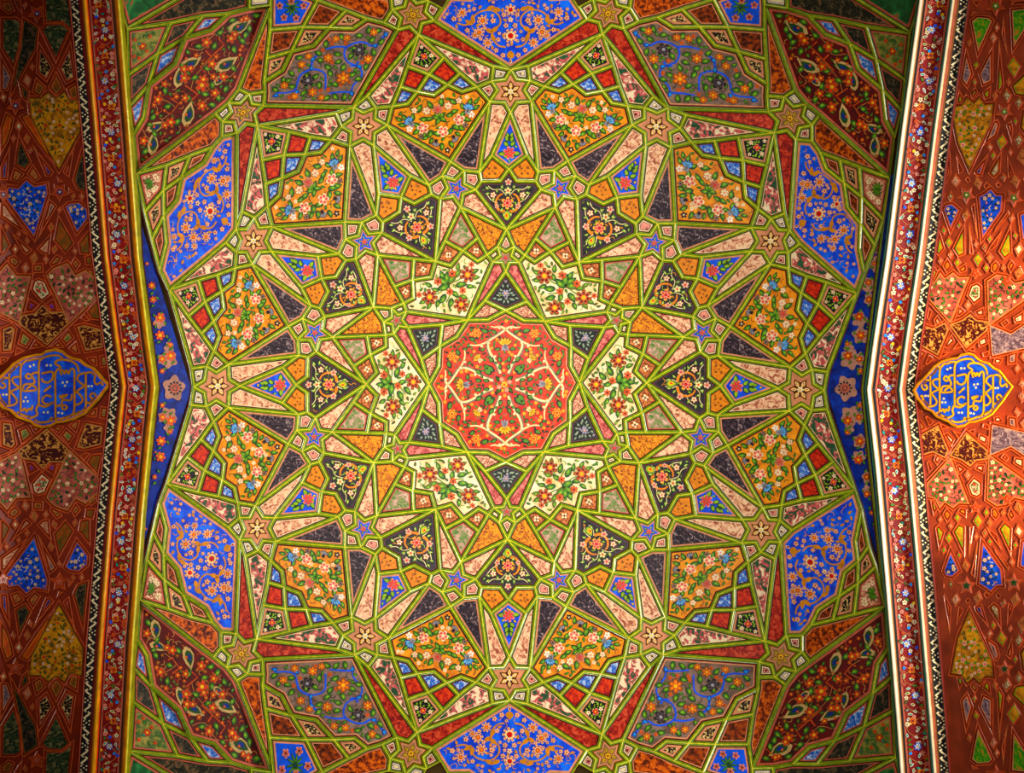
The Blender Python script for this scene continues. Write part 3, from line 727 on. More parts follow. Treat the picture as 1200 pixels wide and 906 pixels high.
# ------------------------------------------------------------------ which facet is which
RIB = [(0, 'rib_yellow', .020), (0.65, 'rib_green', .018), (1.7, 'rib_light', .013), (2.2, 'rib_dark', .012), (2.95, 'maroon', .004)]
RIBEND = 3.8
STY = dict(
    star6=('star_panel', [('pink', 2.0)], 'pink', 'x'), star6o=('star_panel', [('brown', 1.2), ('pink', 1.5)], 'greybrown', 'x'), star5=('star_panel', [('pink', 1.2)], 'blue', 'x'), star5s=('star_panel', [('pink', .8)], 'greybrown', 'x'),
    kite=('kite_panel', [('cream', 1.1), ('maroon', .7)], 'pinkflower', None), kitew=('kite_panel', [('white', 1.1), ('maroon', .6)], 'cream', None), needle=('needle_panel', [('cream', .7)], 'needle_field', None), needle_o=('needle_panel', [], 'needle_red', None),
    needle_i=('needle_panel', [], 'needle_field', None), needle_c=('needle_panel', [], 'needle_rose', None), bluekite=('blue_kite_panel', [('pink', 2.0)], 'blue_deep', 'x'), orangequad=('small_orange_panel', [], 'orange_speck', 'x'), black=('black_floral_panel', [('purple', 1.0)], 'black_field', 'x'),
    purple=('dark_triangle_panel', [('pink', 1.8)], 'purple_field', None), blotch=('pink_green_panel', [('ivory', .7)], 'blotch_field', None), orange=('orange_floral_panel', [('maroon', .5)], 'orange_field', 'x'),
    blackquad=('black_quad_panel', [('pink', 2.4)], 'black', 'x'), redquad=('red_quad_panel', [('maroon', .6)], 'brick_field', None), bluerhomb=('blue_rhomb_panel', [('maroon', .4)], 'bluewhite', None), bluebig=('blue_floral_panel', [('pink', 2.8)], 'blue_deep', 'x'),
    greybig=('grey_floral_panel', [('maroon', .6), ('pink', 1.6)], 'grey_field', 'x'), otri=('orange_triangle_panel', [], 'orange_scroll', None), greykite=('grey_kite_panel', [('rose', 1.2)], 'grey_floral', None), brownsq=('brown_square_panel', [], 'brown_scroll', 'x'),
    white=('white_floral_panel', [], 'white_field', 'x'), blackkite=('small_black_kite_panel', [('purple', 1.0)], 'black', 'x'), pinktri=('pink_triangle_panel', [], 'pinkscroll', None), ember=('ember_triangle_panel', [('pink', .9)], 'ember_field', None), embq=('ember_quad_panel', [('pink', 1.2)], 'ember_dark', None),
    scroll=('scroll_rhomb_panel', [('pink', 2.4)], 'blackscroll', None), tulip=('tulip_panel', [('pink', 2.2)], 'blue', 'x'), palm=('palm_panel', [('rose', 1.6)], 'pinkscroll', 'x'), darkrhomb=('ember_rhomb_panel', [('pink', 1.2)], 'ember_dark', None), darkred=('dark_red_floral_panel', [('rose', 2.6)], 'maroon_field', 'x'),
    violetr=('violet_rhomb_panel', [('rose', 1.4)], 'bluewhite', None), darkq=('dark_quad_panel', [('rose', 1.2)], 'dark_floral', None), greentree=('flower_quad_panel', [('rose', 1.8)], 'green_field', 'x'), darktri=('dark_floral_panel', [('rose', 1.2)], 'dark_floral', None), greenc=('green_corner_panel', [('rose', 2.4)], 'corner_green', None),
    medal=('medallion', [('pink', 1.2)], 'medal_field', 'x'), band=('band', [], None, None), plain=('filler_panel', [('pink', 1.2)], 'pinkscroll', None))

BIGP = dict(orange=1.4, white=1.35, greybig=1.35, darkred=1.5, bluebig=1.15, black=1.2, bluekite=1.4, medal=1.25)
LF = ('leaf', 'leaf', 'leafdark'); LL = ('leaf', 'leaflight', 'leafdark')
FILL = dict(orange=([LF, LF, LF, ('flower', 'cream', 'pinkflower'), ('curl', 'brown'), ('curl', 'leafdark')], 2.6, .02), darkred=([LF, ('leaf', 'olive', 'leafdark'), ('flower', 'rust', 'goldlight'), ('curl', 'tan'), ('curl', 'rust'), ('flower', 'brown', 'orange')], 2.5, .03),
    greybig=([LF, LF, ('curl', 'charcoal'), ('flower', 'orangedeep', 'brown')], 2.7, .03), bluebig=([('curl', 'gold'), ('leaf', 'gold', None), ('flower', 'peach', 'red', 'rose')], 2.4, .008),
    white=([LF, LF, LL, ('leaf', 'olive', 'leafdark'), ('curl', 'leaf')], 2.4, .025), medal=([LF, LF, ('curl', 'greybrown'), ('leaf', 'leafdark', 'black'), ('flower', 'goldlight', 'redorange')], 2.1, .035), black=([LL, ('curl', 'gold'), ('leaf', 'gold', 'brown'), ('leaf', 'olive', 'leafdark'), ('curl', 'leaflight')], 2.1, .035),
    blackkite=([('leaf', 'grey', 'leafdark'), ('curl', 'leaflight'), ('flower', 'grey', 'rose')], 1.8, .04), blackquad=([LL, ('curl', 'leaflight')], 1.7, .04), bluekite=([LL, ('leaf', 'yellow', 'leafdark')], 2.2, .03),
    s_pink=([LF, ('flower', 'cream', 'orange', 'rose'), ('curl', 'charcoal'), ('leaf', 'leafdark', 'black')], 2.5, .03), s_blue=([('flower', 'cream', 'red', 'rose'), ('curl', 'cream'), ('leaf', 'pinkflower', 'navy')], 2.2, .03), s_orange=([('leaf', 'olive', 'leafdark'), ('flower', 'cream', 'red', 'rose'), ('curl', 'brown')], 2.4, .03), s_white=([LF, ('flower', 'redorange', 'red')], 1.7, .03))
NOMAROON = {'star6', 'star6o', 'star5', 'star5s', 'bluekite', 'bluebig', 'purple', 'blackquad', 'darkred'}
def tulip_fn(q):
    def fn(p):
        c = (868, 8); 
        for a in np.linspace(0, 6.28, 11): p.leaf(c[0] + 6 * math.cos(a), c[1] + 7 * math.sin(a), a, 12, 2.6, 'leaf', 'leafdark', 2)
        for x, y in ((862, 21), (878, 20), (853, 6), (884, 6), (867, -4)): p.flower(x, y, 4.6, 5, 'rose', 'maroon', 'pinkflower', 1, 5)
    return fn
def palm_fn(q):
    def fn(p):
        c = (1028, 222)
        for a in np.linspace(0, 6.28, 11): p.leaf(c[0] + 4 * math.cos(a), c[1] + 5 * math.sin(a), a, 10, 2.8, 'leaf', 'leafdark', 2)
        for x, y in ((1018, 213), (1019, 227), (1031, 240), (1022, 236), (1018, 206)): p.flower(x, y, 3.4, 5, 'cream', 'rose', None, 1, 5)
    return fn
def gtree_fn(q):
    def fn(p):
        p.flower(1046, 60, 5.2, 6, 'orangedeep', 'goldlight', 'brown', 0, 4, 'red'); p.leaf(1050, 57, .4, 6, 3, 'teal', 'leafdark', 3)
        for x, y in ((1038, 48), (1056, 52), (1055, 72), (1040, 66), (1051, 80)): p.flower(x, y, 2.6, 5, 'orangedeep', 'maroon', None, 0, 4)
        for i, (x, y) in enumerate(((1034, 56), (1045, 48), (1060, 62), (1048, 71), (1033, 45))): p.leaf(x, y, i * 1.3, 6, 2.6, 'leaf', 'leafdark', 2)
    return fn

SEEDS = []        # (px point, kind, painter fn or None, warp)
def seed_fr(phi, t, o, kind, fn=None, mir=1):
    w = lambda P, phi=phi, mir=mir: T1([fr(phi, mir * a, b) for a, b in P])
    SEEDS.append((T1([fr(phi, mir * t, o)])[0], kind, fn, w))
for k in range(12):
    ph = 30 * k
    seed_fr(ph, 0, 345, 'star6', m_star6); seed_fr(ph, 0, 275, 'bluekite', m_bluekite); seed_fr(ph, 0, 213, 'black', m_black)
    if k in (0, 2, 4, 6, 8, 10): seed_fr(ph, 0, 425, 'bluebig', m_bluebig)
    elif k in (1, 5, 7, 11): seed_fr(ph, 0, 425, 'greybig', m_greybig, 1 if k in (1, 7) else -1)
    for s in (1, -1):
        for t, o, kd in ((12, 366, 'kitew'), (27, 346, 'kite')):
            seed_fr(ph, s * t, o, kd, (lambda p, t=t * s, o=o: m_kite(p, t, o)))
        seed_fr(ph, s * 16, 310, 'needle')
        if (ph + 15 * s) % 360 not in CUT: seed_fr(ph, s * 60, 400, 'needle_o')
        seed_fr(ph, s * 19.5, 251, 'orangequad', (lambda p, s=s: m_orangequad(p, s * 19.5, 251)))
        seed_fr(ph, s * 47, 263, 'purple'); seed_fr(ph, s * 38, 368, 'blotch')
    pb = ph + 15
    seed_fr(pb, 0, 238, 'star5', m_star5); seed_fr(pb, 0, 310, 'orange', m_orange); seed_fr(pb, 0, 400, 'blackquad', m_blackquad); seed_fr(pb, 0, 361, 'bluerhomb')
    seed_fr(pb, 0, 260, 'kite', lambda p: m_kite(p, 0, 259, 1.0))
    if pb % 360 not in CUT: seed_fr(pb, 0, 452, 'star6o', m_star6o)
    for s in (1, -1):
        seed_fr(pb, s * 17.5, 243.5, 'kite', (lambda p, s=s: m_kite(p, s * 17.5, 243.5, 1.1))); seed_fr(pb, s * 19, 374, 'redquad'); seed_fr(pb, s * 34, 356, 'bluerhomb')
        if pb % 360 not in CUT: seed_fr(pb, s * 24, 452, 'kite', (lambda p, s=s: m_kite(p, s * 24, 452))); seed_fr(pb, s * 12, 473, 'kitew', (lambda p, s=s: m_kite(p, s * 12, 473)))
        seed_fr(pb, s * 23, 204, 'needle_i'); seed_fr(pb, s * 22, 200, 'needle_i')
    if k % 2 == 0:
        seed_fr(ph, 0, 149, 'star5s', m_star5s); seed_fr(ph, 0, 168, 'kite'); seed_fr(ph, 0, 108, 'blackkite', m_blackkite)
        seed_fr(ph + 30, 0, 125, 'white', m_white)
        for s in (1, -1):
            seed_fr(ph, s * 14, 152.5, 'kite'); seed_fr(ph, s * 22, 175, 'otri'); seed_fr(ph, s * 17, 120, 'needle_c'); seed_fr(ph, s * 22, 87, 'pinktri')
            seed_fr(ph, s * 53, 178, 'greykite'); seed_fr(ph, s * 35, 157, 'brownsq', (lambda p, s=s: m_brownsq(p, s * 35, 157))); seed_fr(ph, s * 68, 152, 'brownsq', (lambda p, s=s: m_brownsq(p, s * 68, 152)))
seed_fr(0, 0, 20, 'medal', m_medal)
ULinv = TPS(QW[(-1, 1)](list(UR.values()) + list(tie_ur)), list(UR.values()) + [tuple(v) for v in tie_ur], 0.01)
for q, wf in QW.items():
    def sd(x, y, kind, fn=None, w=None):
        SEEDS.append((wf([(x, y)])[0], kind, fn, w or wf))
    sd(795, 22, 'scroll'); sd(842, 42, 'scroll'); sd(887, 80, 'scroll'); sd(825, 15, 'embq'); sd(880, 50, 'embq'); sd(868, 12, 'tulip', tulip_fn(q)); sd(790, 4, 'ember'); sd(907, 80, 'ember')
    sd(983, 175, 'ember'); sd(975, 193, 'darkrhomb'); sd(1000, 237, 'darkrhomb'); sd(1013, 292, 'darkrhomb'); sd(998, 206, 'scroll'); sd(1021, 262, 'scroll'); sd(1024, 222, 'palm', palm_fn(q))
    sd(975, 90, 'darkred', m_darkred, (lambda wf: lambda P: wf(ULinv(P)))(wf)); sd(971, 31, 'violetr'); sd(1015, 77, 'violetr'); sd(1045, 134, 'violetr'); sd(1003, 43, 'darkq'); sd(1046, 100, 'darkq'); sd(1045, 58, 'greentree', gtree_fn(q))
    sd(965, 5, 'darktri'); sd(1045, 5, 'greenc'); sd(908, -4, 'kitew'); sd(990, 380, 'band')
    sd(1005, 390, 'band')

# ------------------------------------------------------------------ the ceiling shell and its facets
def interp(tab):
    ys = [t[0] for t in tab]; xs = [t[1] for t in tab]
    return lambda y: np.interp(y, ys, xs)
# inner edge of the arch (towards the vault) on each side, by height in the frame
L_in = interp([(-260, 120), (-40, 138), (0, 141.5), (151, 153.5), (301, 164), (400, 176), (453, 183.5), (505, 178), (601, 169), (751, 158), (901, 150), (950, 147), (1160, 134)])
R_in = interp([(-260, 1112), (-40, 1082), (0, 1077), (151, 1056.5), (301, 1038), (400, 1023), (457, 1015.5), (551, 1026), (691, 1038), (841, 1050), (950, 1058), (1160, 1076)])
def grid_shell(name, y0, y1, step, zf, back, m):
    mb = MB(); us = np.linspace(0, 1, 34); ys = np.arange(y0, y1 + 1, step); xs = us
    Yg = np.repeat(ys[:, None], len(us), 1); X = (L_in(ys) - 3)[:, None] * (1 - us) + (R_in(ys) + 3)[:, None] * us
    mb.pts(np.c_[X.ravel(), Yg.ravel()], lambda x, y: zf(x, y) + back, 0)
    n = len(xs)
    for j in range(len(ys) - 1):
        for i in range(n - 1): mb.face([j * n + i, (j + 1) * n + i, (j + 1) * n + i + 1, j * n + i + 1], m)
    return mb.build(name)
def tagtop(o, label=None, cat=None, kind=None, group=None):
    if label: o['label'] = label
    if cat: o['category'] = cat
    if kind: o['kind'] = kind
    if group: o['group'] = group
    return o
ceiling = tagtop(grid_shell('ceiling', -220, 1130, 30, zdome, 0.40, 'plaster'), 'painted vaulted ceiling of star facets with green and gold ribs', kind='structure')

ribs = MB()
def facet_panel(P, kind, fn, warp, zf, parent, ribprofile, ribend, rb, top=None):
    P = clean(P)
    if sarea(P) < 0: P = P[::-1]
    caps = ()
    if True:
        tips = []; P, caps = cut_tips(P, tips)
        for t in tips: rb.poly(t, zf, ribprofile[0][2] * .8, ribprofile[min(1, len(ribprofile) - 1)][1])
    nm, borders, fieldm, _ = STY[kind]
    F = Facet(P, zf)
    # rib shoulders
    prev, pd, pz, ph = P, 0, zf, ribprofile[0][2]
    if kind in NOMAROON and ribend > 3: ribend = 2.95; ribprofile = ribprofile[:-1]
    steps = [(d, m, h) for d, m, h in ribprofile] + [(ribend, None, 0.0)]
    for (d, m, h), (d2, m2, h2) in zip(steps[:-1], steps[1:]):
        Q = inset(P, d2, caps)
        if Q is None:
            rb.poly(prev, pz if pd else zf, ph, m); return None
        rb.ring(prev, Q, pz, F, ph, h2, m)
        prev, pd, pz, ph = Q, d2, F, h2
    if fieldm is None: return None
    mb = MB(); d = ribend
    for m, wdt in borders:
        Q = inset(P, d + wdt, caps)
        if Q is None: fieldm = m; break
        mb.ring(prev, Q, F, F, 0, 0, m); prev = Q; d += wdt
    mb.poly(prev, F, 0.0, fieldm)
    o = mb.build(nm, parent)
    if fn:
        p = Paint(1, BIGP.get(kind, 1.0)); fn(p); pm = MB()
        p.emit(pm, warp, F, prev, fill=FILL.get(kind), seed=int(P[0][0] * 7 + P[0][1]))
        if o is not None: pm.build('painted_ornament', o, 'stuff')
    return o

used = {}
for pt, kind, fn, warp in SEEDS:
    for i, P in enumerate(FACES):
        if i in used: continue
        if inside(np.array([pt]), P)[0]: used[i] = (kind, fn, warp); break
medal_obj = None
n_plain = 0
for i, P in enumerate(FACES):
    kind, fn, warp = used.get(i, ('plain', None, None))
    if kind == 'plain': n_plain += 1
    if kind == 'medal':
        medal_obj = facet_panel(P, kind, fn, warp, zdome, None, RIB, RIBEND, ribs)
        continue
    facet_panel(P, kind, fn, warp, zdome, ceiling, RIB, RIBEND, ribs)
ribs.build('rib_network', ceiling, 'stuff')
medal_obj.name = 'ceiling_medallion'
tagtop(medal_obj, 'round red medallion with cream scrolls at the centre of the vault', 'medallion')
print('faces', len(FACES), 'seeded', len(used), 'plain', n_plain)
import os
if os.environ.get('DBG'):
    print([tuple(P.mean(0).round()) for i, P in enumerate(FACES) if i not in used and -5 < P.mean(0)[1] < 911])

# ------------------------------------------------------------------ side arches: gilded mouldings, flower bands, chain bands
# widths towards the outside (px): left then right
def arch_z(side, y):
    x = R_in(y) if side > 0 else L_in(y)
    x0 = 415.5 if side > 0 else 416.5
    return 8.42 * x0 / np.abs(x - 600)
def strip(name, side, offs0, offs1, mats, bulge, lift, y0=-220, y1=1130, n=None, cols=6, label=None):
    """a moulding running along the arch; offs = distance outward from the arch's inner edge"""
    mb = MB(); ys = np.arange(y0, y1, 8.0); ys = np.sort(np.append(ys, 453.5 if side < 0 else 457.0))
    ed = R_in if side > 0 else L_in
    sc = lambda y: 1.0
    n = cols + 1; P = []; Z = []
    for y in ys:
        for u in np.linspace(0, 1, n):
            o = offs0(y) + (offs1(y) - offs0(y)) * u
            P.append((ed(y) + side * o, y)); Z.append(arch_z(side, y) - lift - bulge * math.sin(math.pi * u))
    Z = np.array(Z)
    mb.pts(P, lambda x, y: Z, 0)
    for j in range(len(ys) - 1):
        for i in range(cols):
            q = [j * n + i, (j + 1) * n + i, (j + 1) * n + i + 1, j * n + i + 1]
            mb.face(q if side > 0 else q[::-1], mats[min(len(mats) - 1, int(i * len(mats) / cols))])
    o = mb.build(name); tagtop(o, label, kind='structure')
    for pl in o.data.polygons: pl.use_smooth = True
    return o
def K(c): return lambda y: c
lo = dict(g=8.5, b0=10.5, b1=35.5, h0=37.0, h1=44.5, c0=46.5, c1=56.5, p1=58.5)
def lw(name):  # left bands narrow a little away from the apex
    tab = {'g': [(0, 9), (453, 8.5), (906, 9)], 'b0': [(0, 10.5), (453, 10.0), (906, 10.5)], 'b1': [(0, 37.5), (453, 33.5), (906, 35)], 'h0': [(0, 38.5), (453, 35.0), (906, 36)], 'h1': [(0, 46.5), (453, 42), (906, 45)],
           'c0': [(0, 49.5), (453, 43.5), (906, 47)], 'c1': [(0, 59), (453, 53), (906, 57)], 'p1': [(0, 61.5), (453, 55.5), (906, 59.5)]}[name]
    return interp(tab)
def rw(name):
    tab = {'g': [(0, 6), (457, 6.5), (906, 6)], 'b0': [(0, 8.5), (457, 10.0), (906, 8.5)], 'b1': [(0, 36), (457, 35.5), (906, 36.5)], 'h0': [(0, 36.5), (457, 36.5), (906, 37)], 'h1': [(0, 43), (457, 42.5), (906, 44)],
           'c0': [(0, 47.5), (457, 46), (906, 47)], 'c1': [(0, 58), (457, 55.5), (906, 57.5)], 'p1': [(0, 60.5), (457, 58.5), (906, 60)]}[name]
    return interp(tab)
tn = [0]
def trim(*a, **k):
    tn[0] += 1; return strip('trim_%d' % tn[0], *a, **k)
BANDS = []
for side, wfn, gm, nmside in ((-1, lw, ['gildgreen', 'gildgreen', 'rib_yellow', 'gilded', 'gilded', 'brown'], 'left'), (1, rw, ['tealedge', 'leafdark', 'whitegild', 'whitegild', 'whitegild', 'tan'], 'right')):
    hm = ['redorange', 'gilded', 'gilded', 'goldlight', 'gilded', 'brown'] if side < 0 else ['tealedge', 'teal', 'whitegild', 'whitegild', 'ivory', 'rose']  # right mouldings: glare and fringe on the gold painted in as stripes
    trim(side, K(-2.5), wfn('g'), gm, 0.07, 0.05, label='gilded inner moulding of the %s arch beside the vault' % nmside)
    trim(side, wfn('g'), wfn('b0'), ['black'], 0.0, 0.05, cols=2, label='thin dark fillet along the %s inner moulding' % nmside)
    t = trim(side, wfn('b0'), wfn('b1'), ['rose'] + ['bandred'] * 10 + ['rose'], 0.0, 0.03, cols=12, label='dark red band of painted blossoms on the %s arch' % nmside); BANDS.append((side, wfn, t))
    trim(side, wfn('b1'), wfn('h0'), ['black'], 0.0, 0.05, cols=2, label='thin black fillet outside the %s blossom band' % nmside)
    trim(side, wfn('h0'), wfn('h1'), hm, 0.06, 0.06, label='gilded outer moulding of the %s arch' % nmside)
    trim(side, wfn('h1'), wfn('c0'), ['darkred'] if side < 0 else ['rose', 'brown'], 0.0, 0.05, cols=2, label='narrow red fillet beside the %s chain band' % nmside)
    t2 = trim(side, wfn('c0'), wfn('c1'), ['black'], 0.0, 0.03, cols=2, label='black band with a cream chain pattern on the %s arch' % nmside)
    BANDS[-1] = BANDS[-1] + (t2,)
    trim(side, wfn('c1'), wfn('p1'), ['rose', 'darkred'], 0.02, 0.05, cols=2, label='pink edge line outside the %s chain band' % nmside)
for side, wfn, band, chainb in BANDS:
    ed = R_in if side > 0 else L_in
    zf = lambda x, y, side=side: arch_z(side, y) - 0.03
    # blossoms
    p = Paint(5 + side); rnd = p.rnd
    def at(u, y, side=side, wfn=wfn, ed=ed): o = wfn('b0')(y) + (wfn('b1')(y) - wfn('b0')(y)) * u; return (float(ed(y) + side * o), y)
    y = -25.0; i = 0
    while y < 930:
        c = at(.5 + .12 * math.sin(i * 2.1), y)
        if i % 2 == 0: p.flower(c[0], c[1], 4.9, 6, 'lightblue' if (i // 2) % 3 else 'skyblue', 'goldlight', 'navy' if side < 0 else 'blue', .2, 4, 'cream' if i % 4 else 'white')
        else: p.flower(c[0], c[1], 4.4, 4, 'orangedeep', 'maroon', 'goldlight', .78, 4, 'red')
        nx = y + 30
        for dy, u in ((8, .2), (15, .8), (22, .25), (4, .85), (27, .75), (11, .5), (19, .55), (3, .15), (12, .82), (17, .18), (25, .5), (8, .6), (28, .2), (20, .85)):
            q = at(u + rnd.uniform(-.08, .08), y + dy)
            k = rnd.random()
            if k < .36: p.flower(q[0], q[1], rnd.uniform(2.2, 3.2), 5, rnd.choice(['pinkflower', 'orangedeep', 'cream', 'rose']), 'maroon', None, rnd.random(), 4)
            elif k < .86: p.leaf(q[0], q[1], rnd.uniform(0, 6.28), rnd.uniform(5, 7.5), 3, rnd.choice(['teal', 'olive', 'leaf', 'grey']), rnd.choice(['cream', 'leafdark', 'white']), 3)
            else: p.disc(q[0], q[1], 2.0, rnd.choice(['skyblue', 'blue', 'yellow']), 4, 7)
        p.vine([at(.5, y), at(.12, y + 8), at(.3, y + 16), at(.8, y + 22), at(.5, y + 30)], .6, 'tan', 1)
        p.vine([at(.5, y), at(.88, y + 9), at(.6, y + 15), at(.15, y + 24), at(.5, y + 30)], .6, 'rose', 1)
        y = nx; i += 1
    poly = np.array([at(.03, yy) for yy in np.arange(-30, 940, 15)] + [at(.97, yy) for yy in np.arange(-30, 940, 15)][::-1])
    mb = MB(); p.emit(mb, lambda P: P, zf, poly, .003); mb.build('painted_blossoms', band, 'stuff')
    # chain: pairs of hooked bars between small lozenge crosses
    p = Paint(9)
    def ac(u, y, side=side, wfn=wfn, ed=ed): o = wfn('c0')(y) + (wfn('c1')(y) - wfn('c0')(y)) * u; return (float(ed(y) + side * o), y)
    y = -20.0
    while y < 925:
        for y2 in (y, y + 9.0):
            p.vine([ac(.42, y2 + .6), ac(.14, y2 + 2.0), ac(.3, y2 + 3.6), ac(.86, y2 + 8.0), ac(.6, y2 + 9.6)] if int(y / 26.4) % 2 else [ac(.58, y2 + .6), ac(.86, y2 + 2.0), ac(.7, y2 + 3.6), ac(.14, y2 + 8.0), ac(.4, y2 + 9.6)], 2.1, 'cream', 1, None, 1)
        for u, dy in ((.18, 20.2), (.5, 22.4), (.82, 20.2), (.18, 24.6), (.82, 24.6)):
            q = ac(u, y + dy); p.poly([(q[0] - 1.2, q[1]), (q[0], q[1] - 1.2), (q[0] + 1.2, q[1]), (q[0], q[1] + 1.2)], 'cream', 1)
        y += 26.4
    poly = np.array([ac(.02, yy) for yy in np.arange(-30, 940, 15)] + [ac(.98, yy) for yy in np.arange(-30, 940, 15)][::-1])
    mb = MB(); p.emit(mb, lambda P: P, zf, poly, .003); mb.build('chain_pattern', chainb, 'stuff')
    # blue spandrel band with rose clouds between vault and arch
    mb = MB(); xs0 = (966 if side > 0 else 226)
    zb = lambda x, y: zdome(x, y) + 0.012
    ys = np.arange(205, 712, 13.0)
    rows = []
    for yy in ys:
        t = abs(yy - 455) / 250.0
        xi = xs0 + side * 76 * t + side * 2; xo = float(ed(yy)) + side * 4
        rows.append([(xi + (xo - xi) * u, yy) for u in np.linspace(0, 1, 5)])
    mb.pts([q for r in rows for q in r], zb, 0)
    for j in range(len(rows) - 1):
        for i in range(4): mb.face([j * 5 + i, (j + 1) * 5 + i, (j + 1) * 5 + i + 1, j * 5 + i + 1] if side > 0 else [j * 5 + i, j * 5 + i + 1, (j + 1) * 5 + i + 1, (j + 1) * 5 + i], 'band_navy')
    bo = mb.build('blue_cloud_panel', ceiling)
    p = Paint(3); rnd = p.rnd
    def ab(u, yy, side=side, ed=ed, xs0=xs0):
        t = abs(yy - 455) / 250.0; xi = xs0 + side * 76 * t + side * 7; xo = float(ed(yy)) - side * 5
        return (xi + (xo - xi) * u, yy)
    def cloud(x, y, rx, ry):
        q = []
        for i in range(28):
            a = 2 * math.pi * i / 28; k = .92 + .16 * math.sin(a * 5 + x); q.append((x + rx * k * math.cos(a), y + ry * k * math.sin(a)))
        p.g += 1; p.poly(q, 'cloud', 1); p.g += 1
    for sy in (1, -1):
        for dy, u, rx, ry in ((0, .5, 13, 15), (38, .3, 12, 12), (34, .75, 8, 10), (62, .62, 12, 12), (84, .35, 11, 11), (104, .65, 8, 11), (124, .4, 8, 11), (146, .5, 6, 10), (52, .15, 6, 7), (75, .9, 4, 7), (20, .85, 6, 6), (165, .5, 4, 8)):
            if dy == 0 and sy < 0: continue
            c = ab(u, 455 + sy * dy); cloud(c[0], c[1], rx, ry)
            if dy:
                p.flower(c[0], c[1], min(6, rx * .55), 6, 'orangedeep' if side > 0 else 'orange', 'goldlight', 'brown' if side > 0 else 'redorange', dy, 4, 'red')
                for a in (1, 2.6, 4.4): p.leaf(c[0] + rx * .7 * math.cos(a + dy), c[1] + ry * .7 * math.sin(a + dy), a + 1 + dy, 6, 3, 'leaf', 'leafdark', 3)
    c = ab(.45, 455); p.flower(c[0], c[1], 8.5, 11, 'purple', 'rose', 'charcoal', 0, 4, 'rose')
    poly = np.array([ab(0, yy) for yy in np.arange(225, 690, 10)] + [ab(1, yy) for yy in np.arange(225, 690, 10)][::-1])
    mb = MB(); p.emit(mb, lambda P: P, zb, poly, .014); mb.build('painted_ornament', bo, 'stuff')

# ------------------------------------------------------------------ side vaults beyond the arches (red ribs)
RIBR = [(0, 'redrib', -.006), (0.7, 'redriblight', -.004), (1.2, 'redrib', -.005), (2.1, 'redribdark', -.010), (2.7, 'redrib', -.006)]
def z_side(side):
    wfn = rw if side > 0 else lw; ed = R_in if side > 0 else L_in
    def f(x, y):
        x = np.asarray(x, float); y = np.asarray(y, float)
        d = (x - ed(y)) * side - wfn('p1')(y)
        return arch_z(side, y) + (0.05 if side > 0 else 0.75) - (0.0045 if side > 0 else 0.0055) * d
    return f
def side_wall(name, side, x0, x1, label):
    zf = z_side(side); mb = MB(); wfn = rw if side > 0 else lw; ed = R_in if side > 0 else L_in
    ys = np.arange(-216, 1130, 22.0); cols = 9
    for y in ys:
        xi = float(ed(y)) + side * (wfn('c1')(y) - 1); xo = x1
        mb.pts([(xi + (xo - xi) * u, y) for u in np.linspace(0, 1, cols)], lambda x, y: zf(x, y) + .03, 0)
    for j in range(len(ys) - 1):
        for i in range(cols - 1):
            q = [j * cols + i, (j + 1) * cols + i, (j + 1) * cols + i + 1, j * cols + i + 1]
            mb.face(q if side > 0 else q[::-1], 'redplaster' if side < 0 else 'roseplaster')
    if side < 0:     # inner face of the arch, up to the recessed vault
        n0 = len(mb.v)
        for y in ys:
            q = [(float(ed(y)) + side * (wfn('p1')(y) - .6), y)]
            mb.pts(q, lambda x, y: arch_z(side, y) - .05, 0); mb.pts(q, lambda x, y: zf(x, y) + .05, 0)
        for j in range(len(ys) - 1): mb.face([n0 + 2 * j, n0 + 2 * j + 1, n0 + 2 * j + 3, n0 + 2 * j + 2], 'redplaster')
    return tagtop(mb.build(name), label, kind='structure')
STY.update(
    s_dgreen=('dark_green_panel', [('redrib', .6)], 'darkgreen_field', None), s_black=('black_kite_panel', [('rose', 1.2)], 'blackscroll', None), s_small=('small_quad_panel', [('tan', .8)], 'sunset_field', None), s_orange=('orange_floral_panel', [('olive', 1.0)], 'amber_field', 'x'),
    s_needle=('orange_needle_panel', [('gold', .8)], 'orangedeep', None), s_navy=('navy_wedge_panel', [('rose', .8)], 'band_navy', 'x'), s_brown=('brown_kite_panel', [('olive', .7)], 'dark_floral', None), s_blue=('blue_heart_panel', [('rose', 1.4)], 'blue_deep', 'x'),
    s_white=('white_kite_panel', [('cream', 1.0)], 'palekite', 'x'), s_pinkn=('pink_needle_panel', [('pink', .8)], 'pinkscroll', None), s_olive=('sunset_kite_panel', [('olive', .9)], 'sunset_field', None), s_pink=('pink_floral_panel', [('tan', 1.3)], 'pink_floral_field', 'x'),
    s_wine=('wine_scroll_panel', [('tan', 1.6)], 'wine_scroll', None), s_vio=('violet_quad_panel', [('redribdark', .6), ('redrib', 1.0)], 'violet', None), s_star=('star_panel', [('redrib', 1.4)], 'rose', 'x'), s_tan=('tan_quad_panel', [('tan', .8)], 'brown_scroll', None),
    s_green=('green_quad_panel', [('tan', .9)], 'green_field', None), s_bgreen=('bright_green_panel', [('pink', 1.0)], 'brightgreen_field', None), s_gpurple=('grey_scroll_panel', [('pink', 1.0)], 'greypurple_scroll', None), s_amber=('amber_kite_panel', [('brightgreen', .9)], 'amber_field', None),
    s_pale=('pale_kite_panel', [('olive', .8)], 'palekite', None), s_wq=('pale_quad_panel', [('pink', .9)], 'cream', None), s_starg=('star_panel', [('rose', 1.4)], 'leafdark', None))
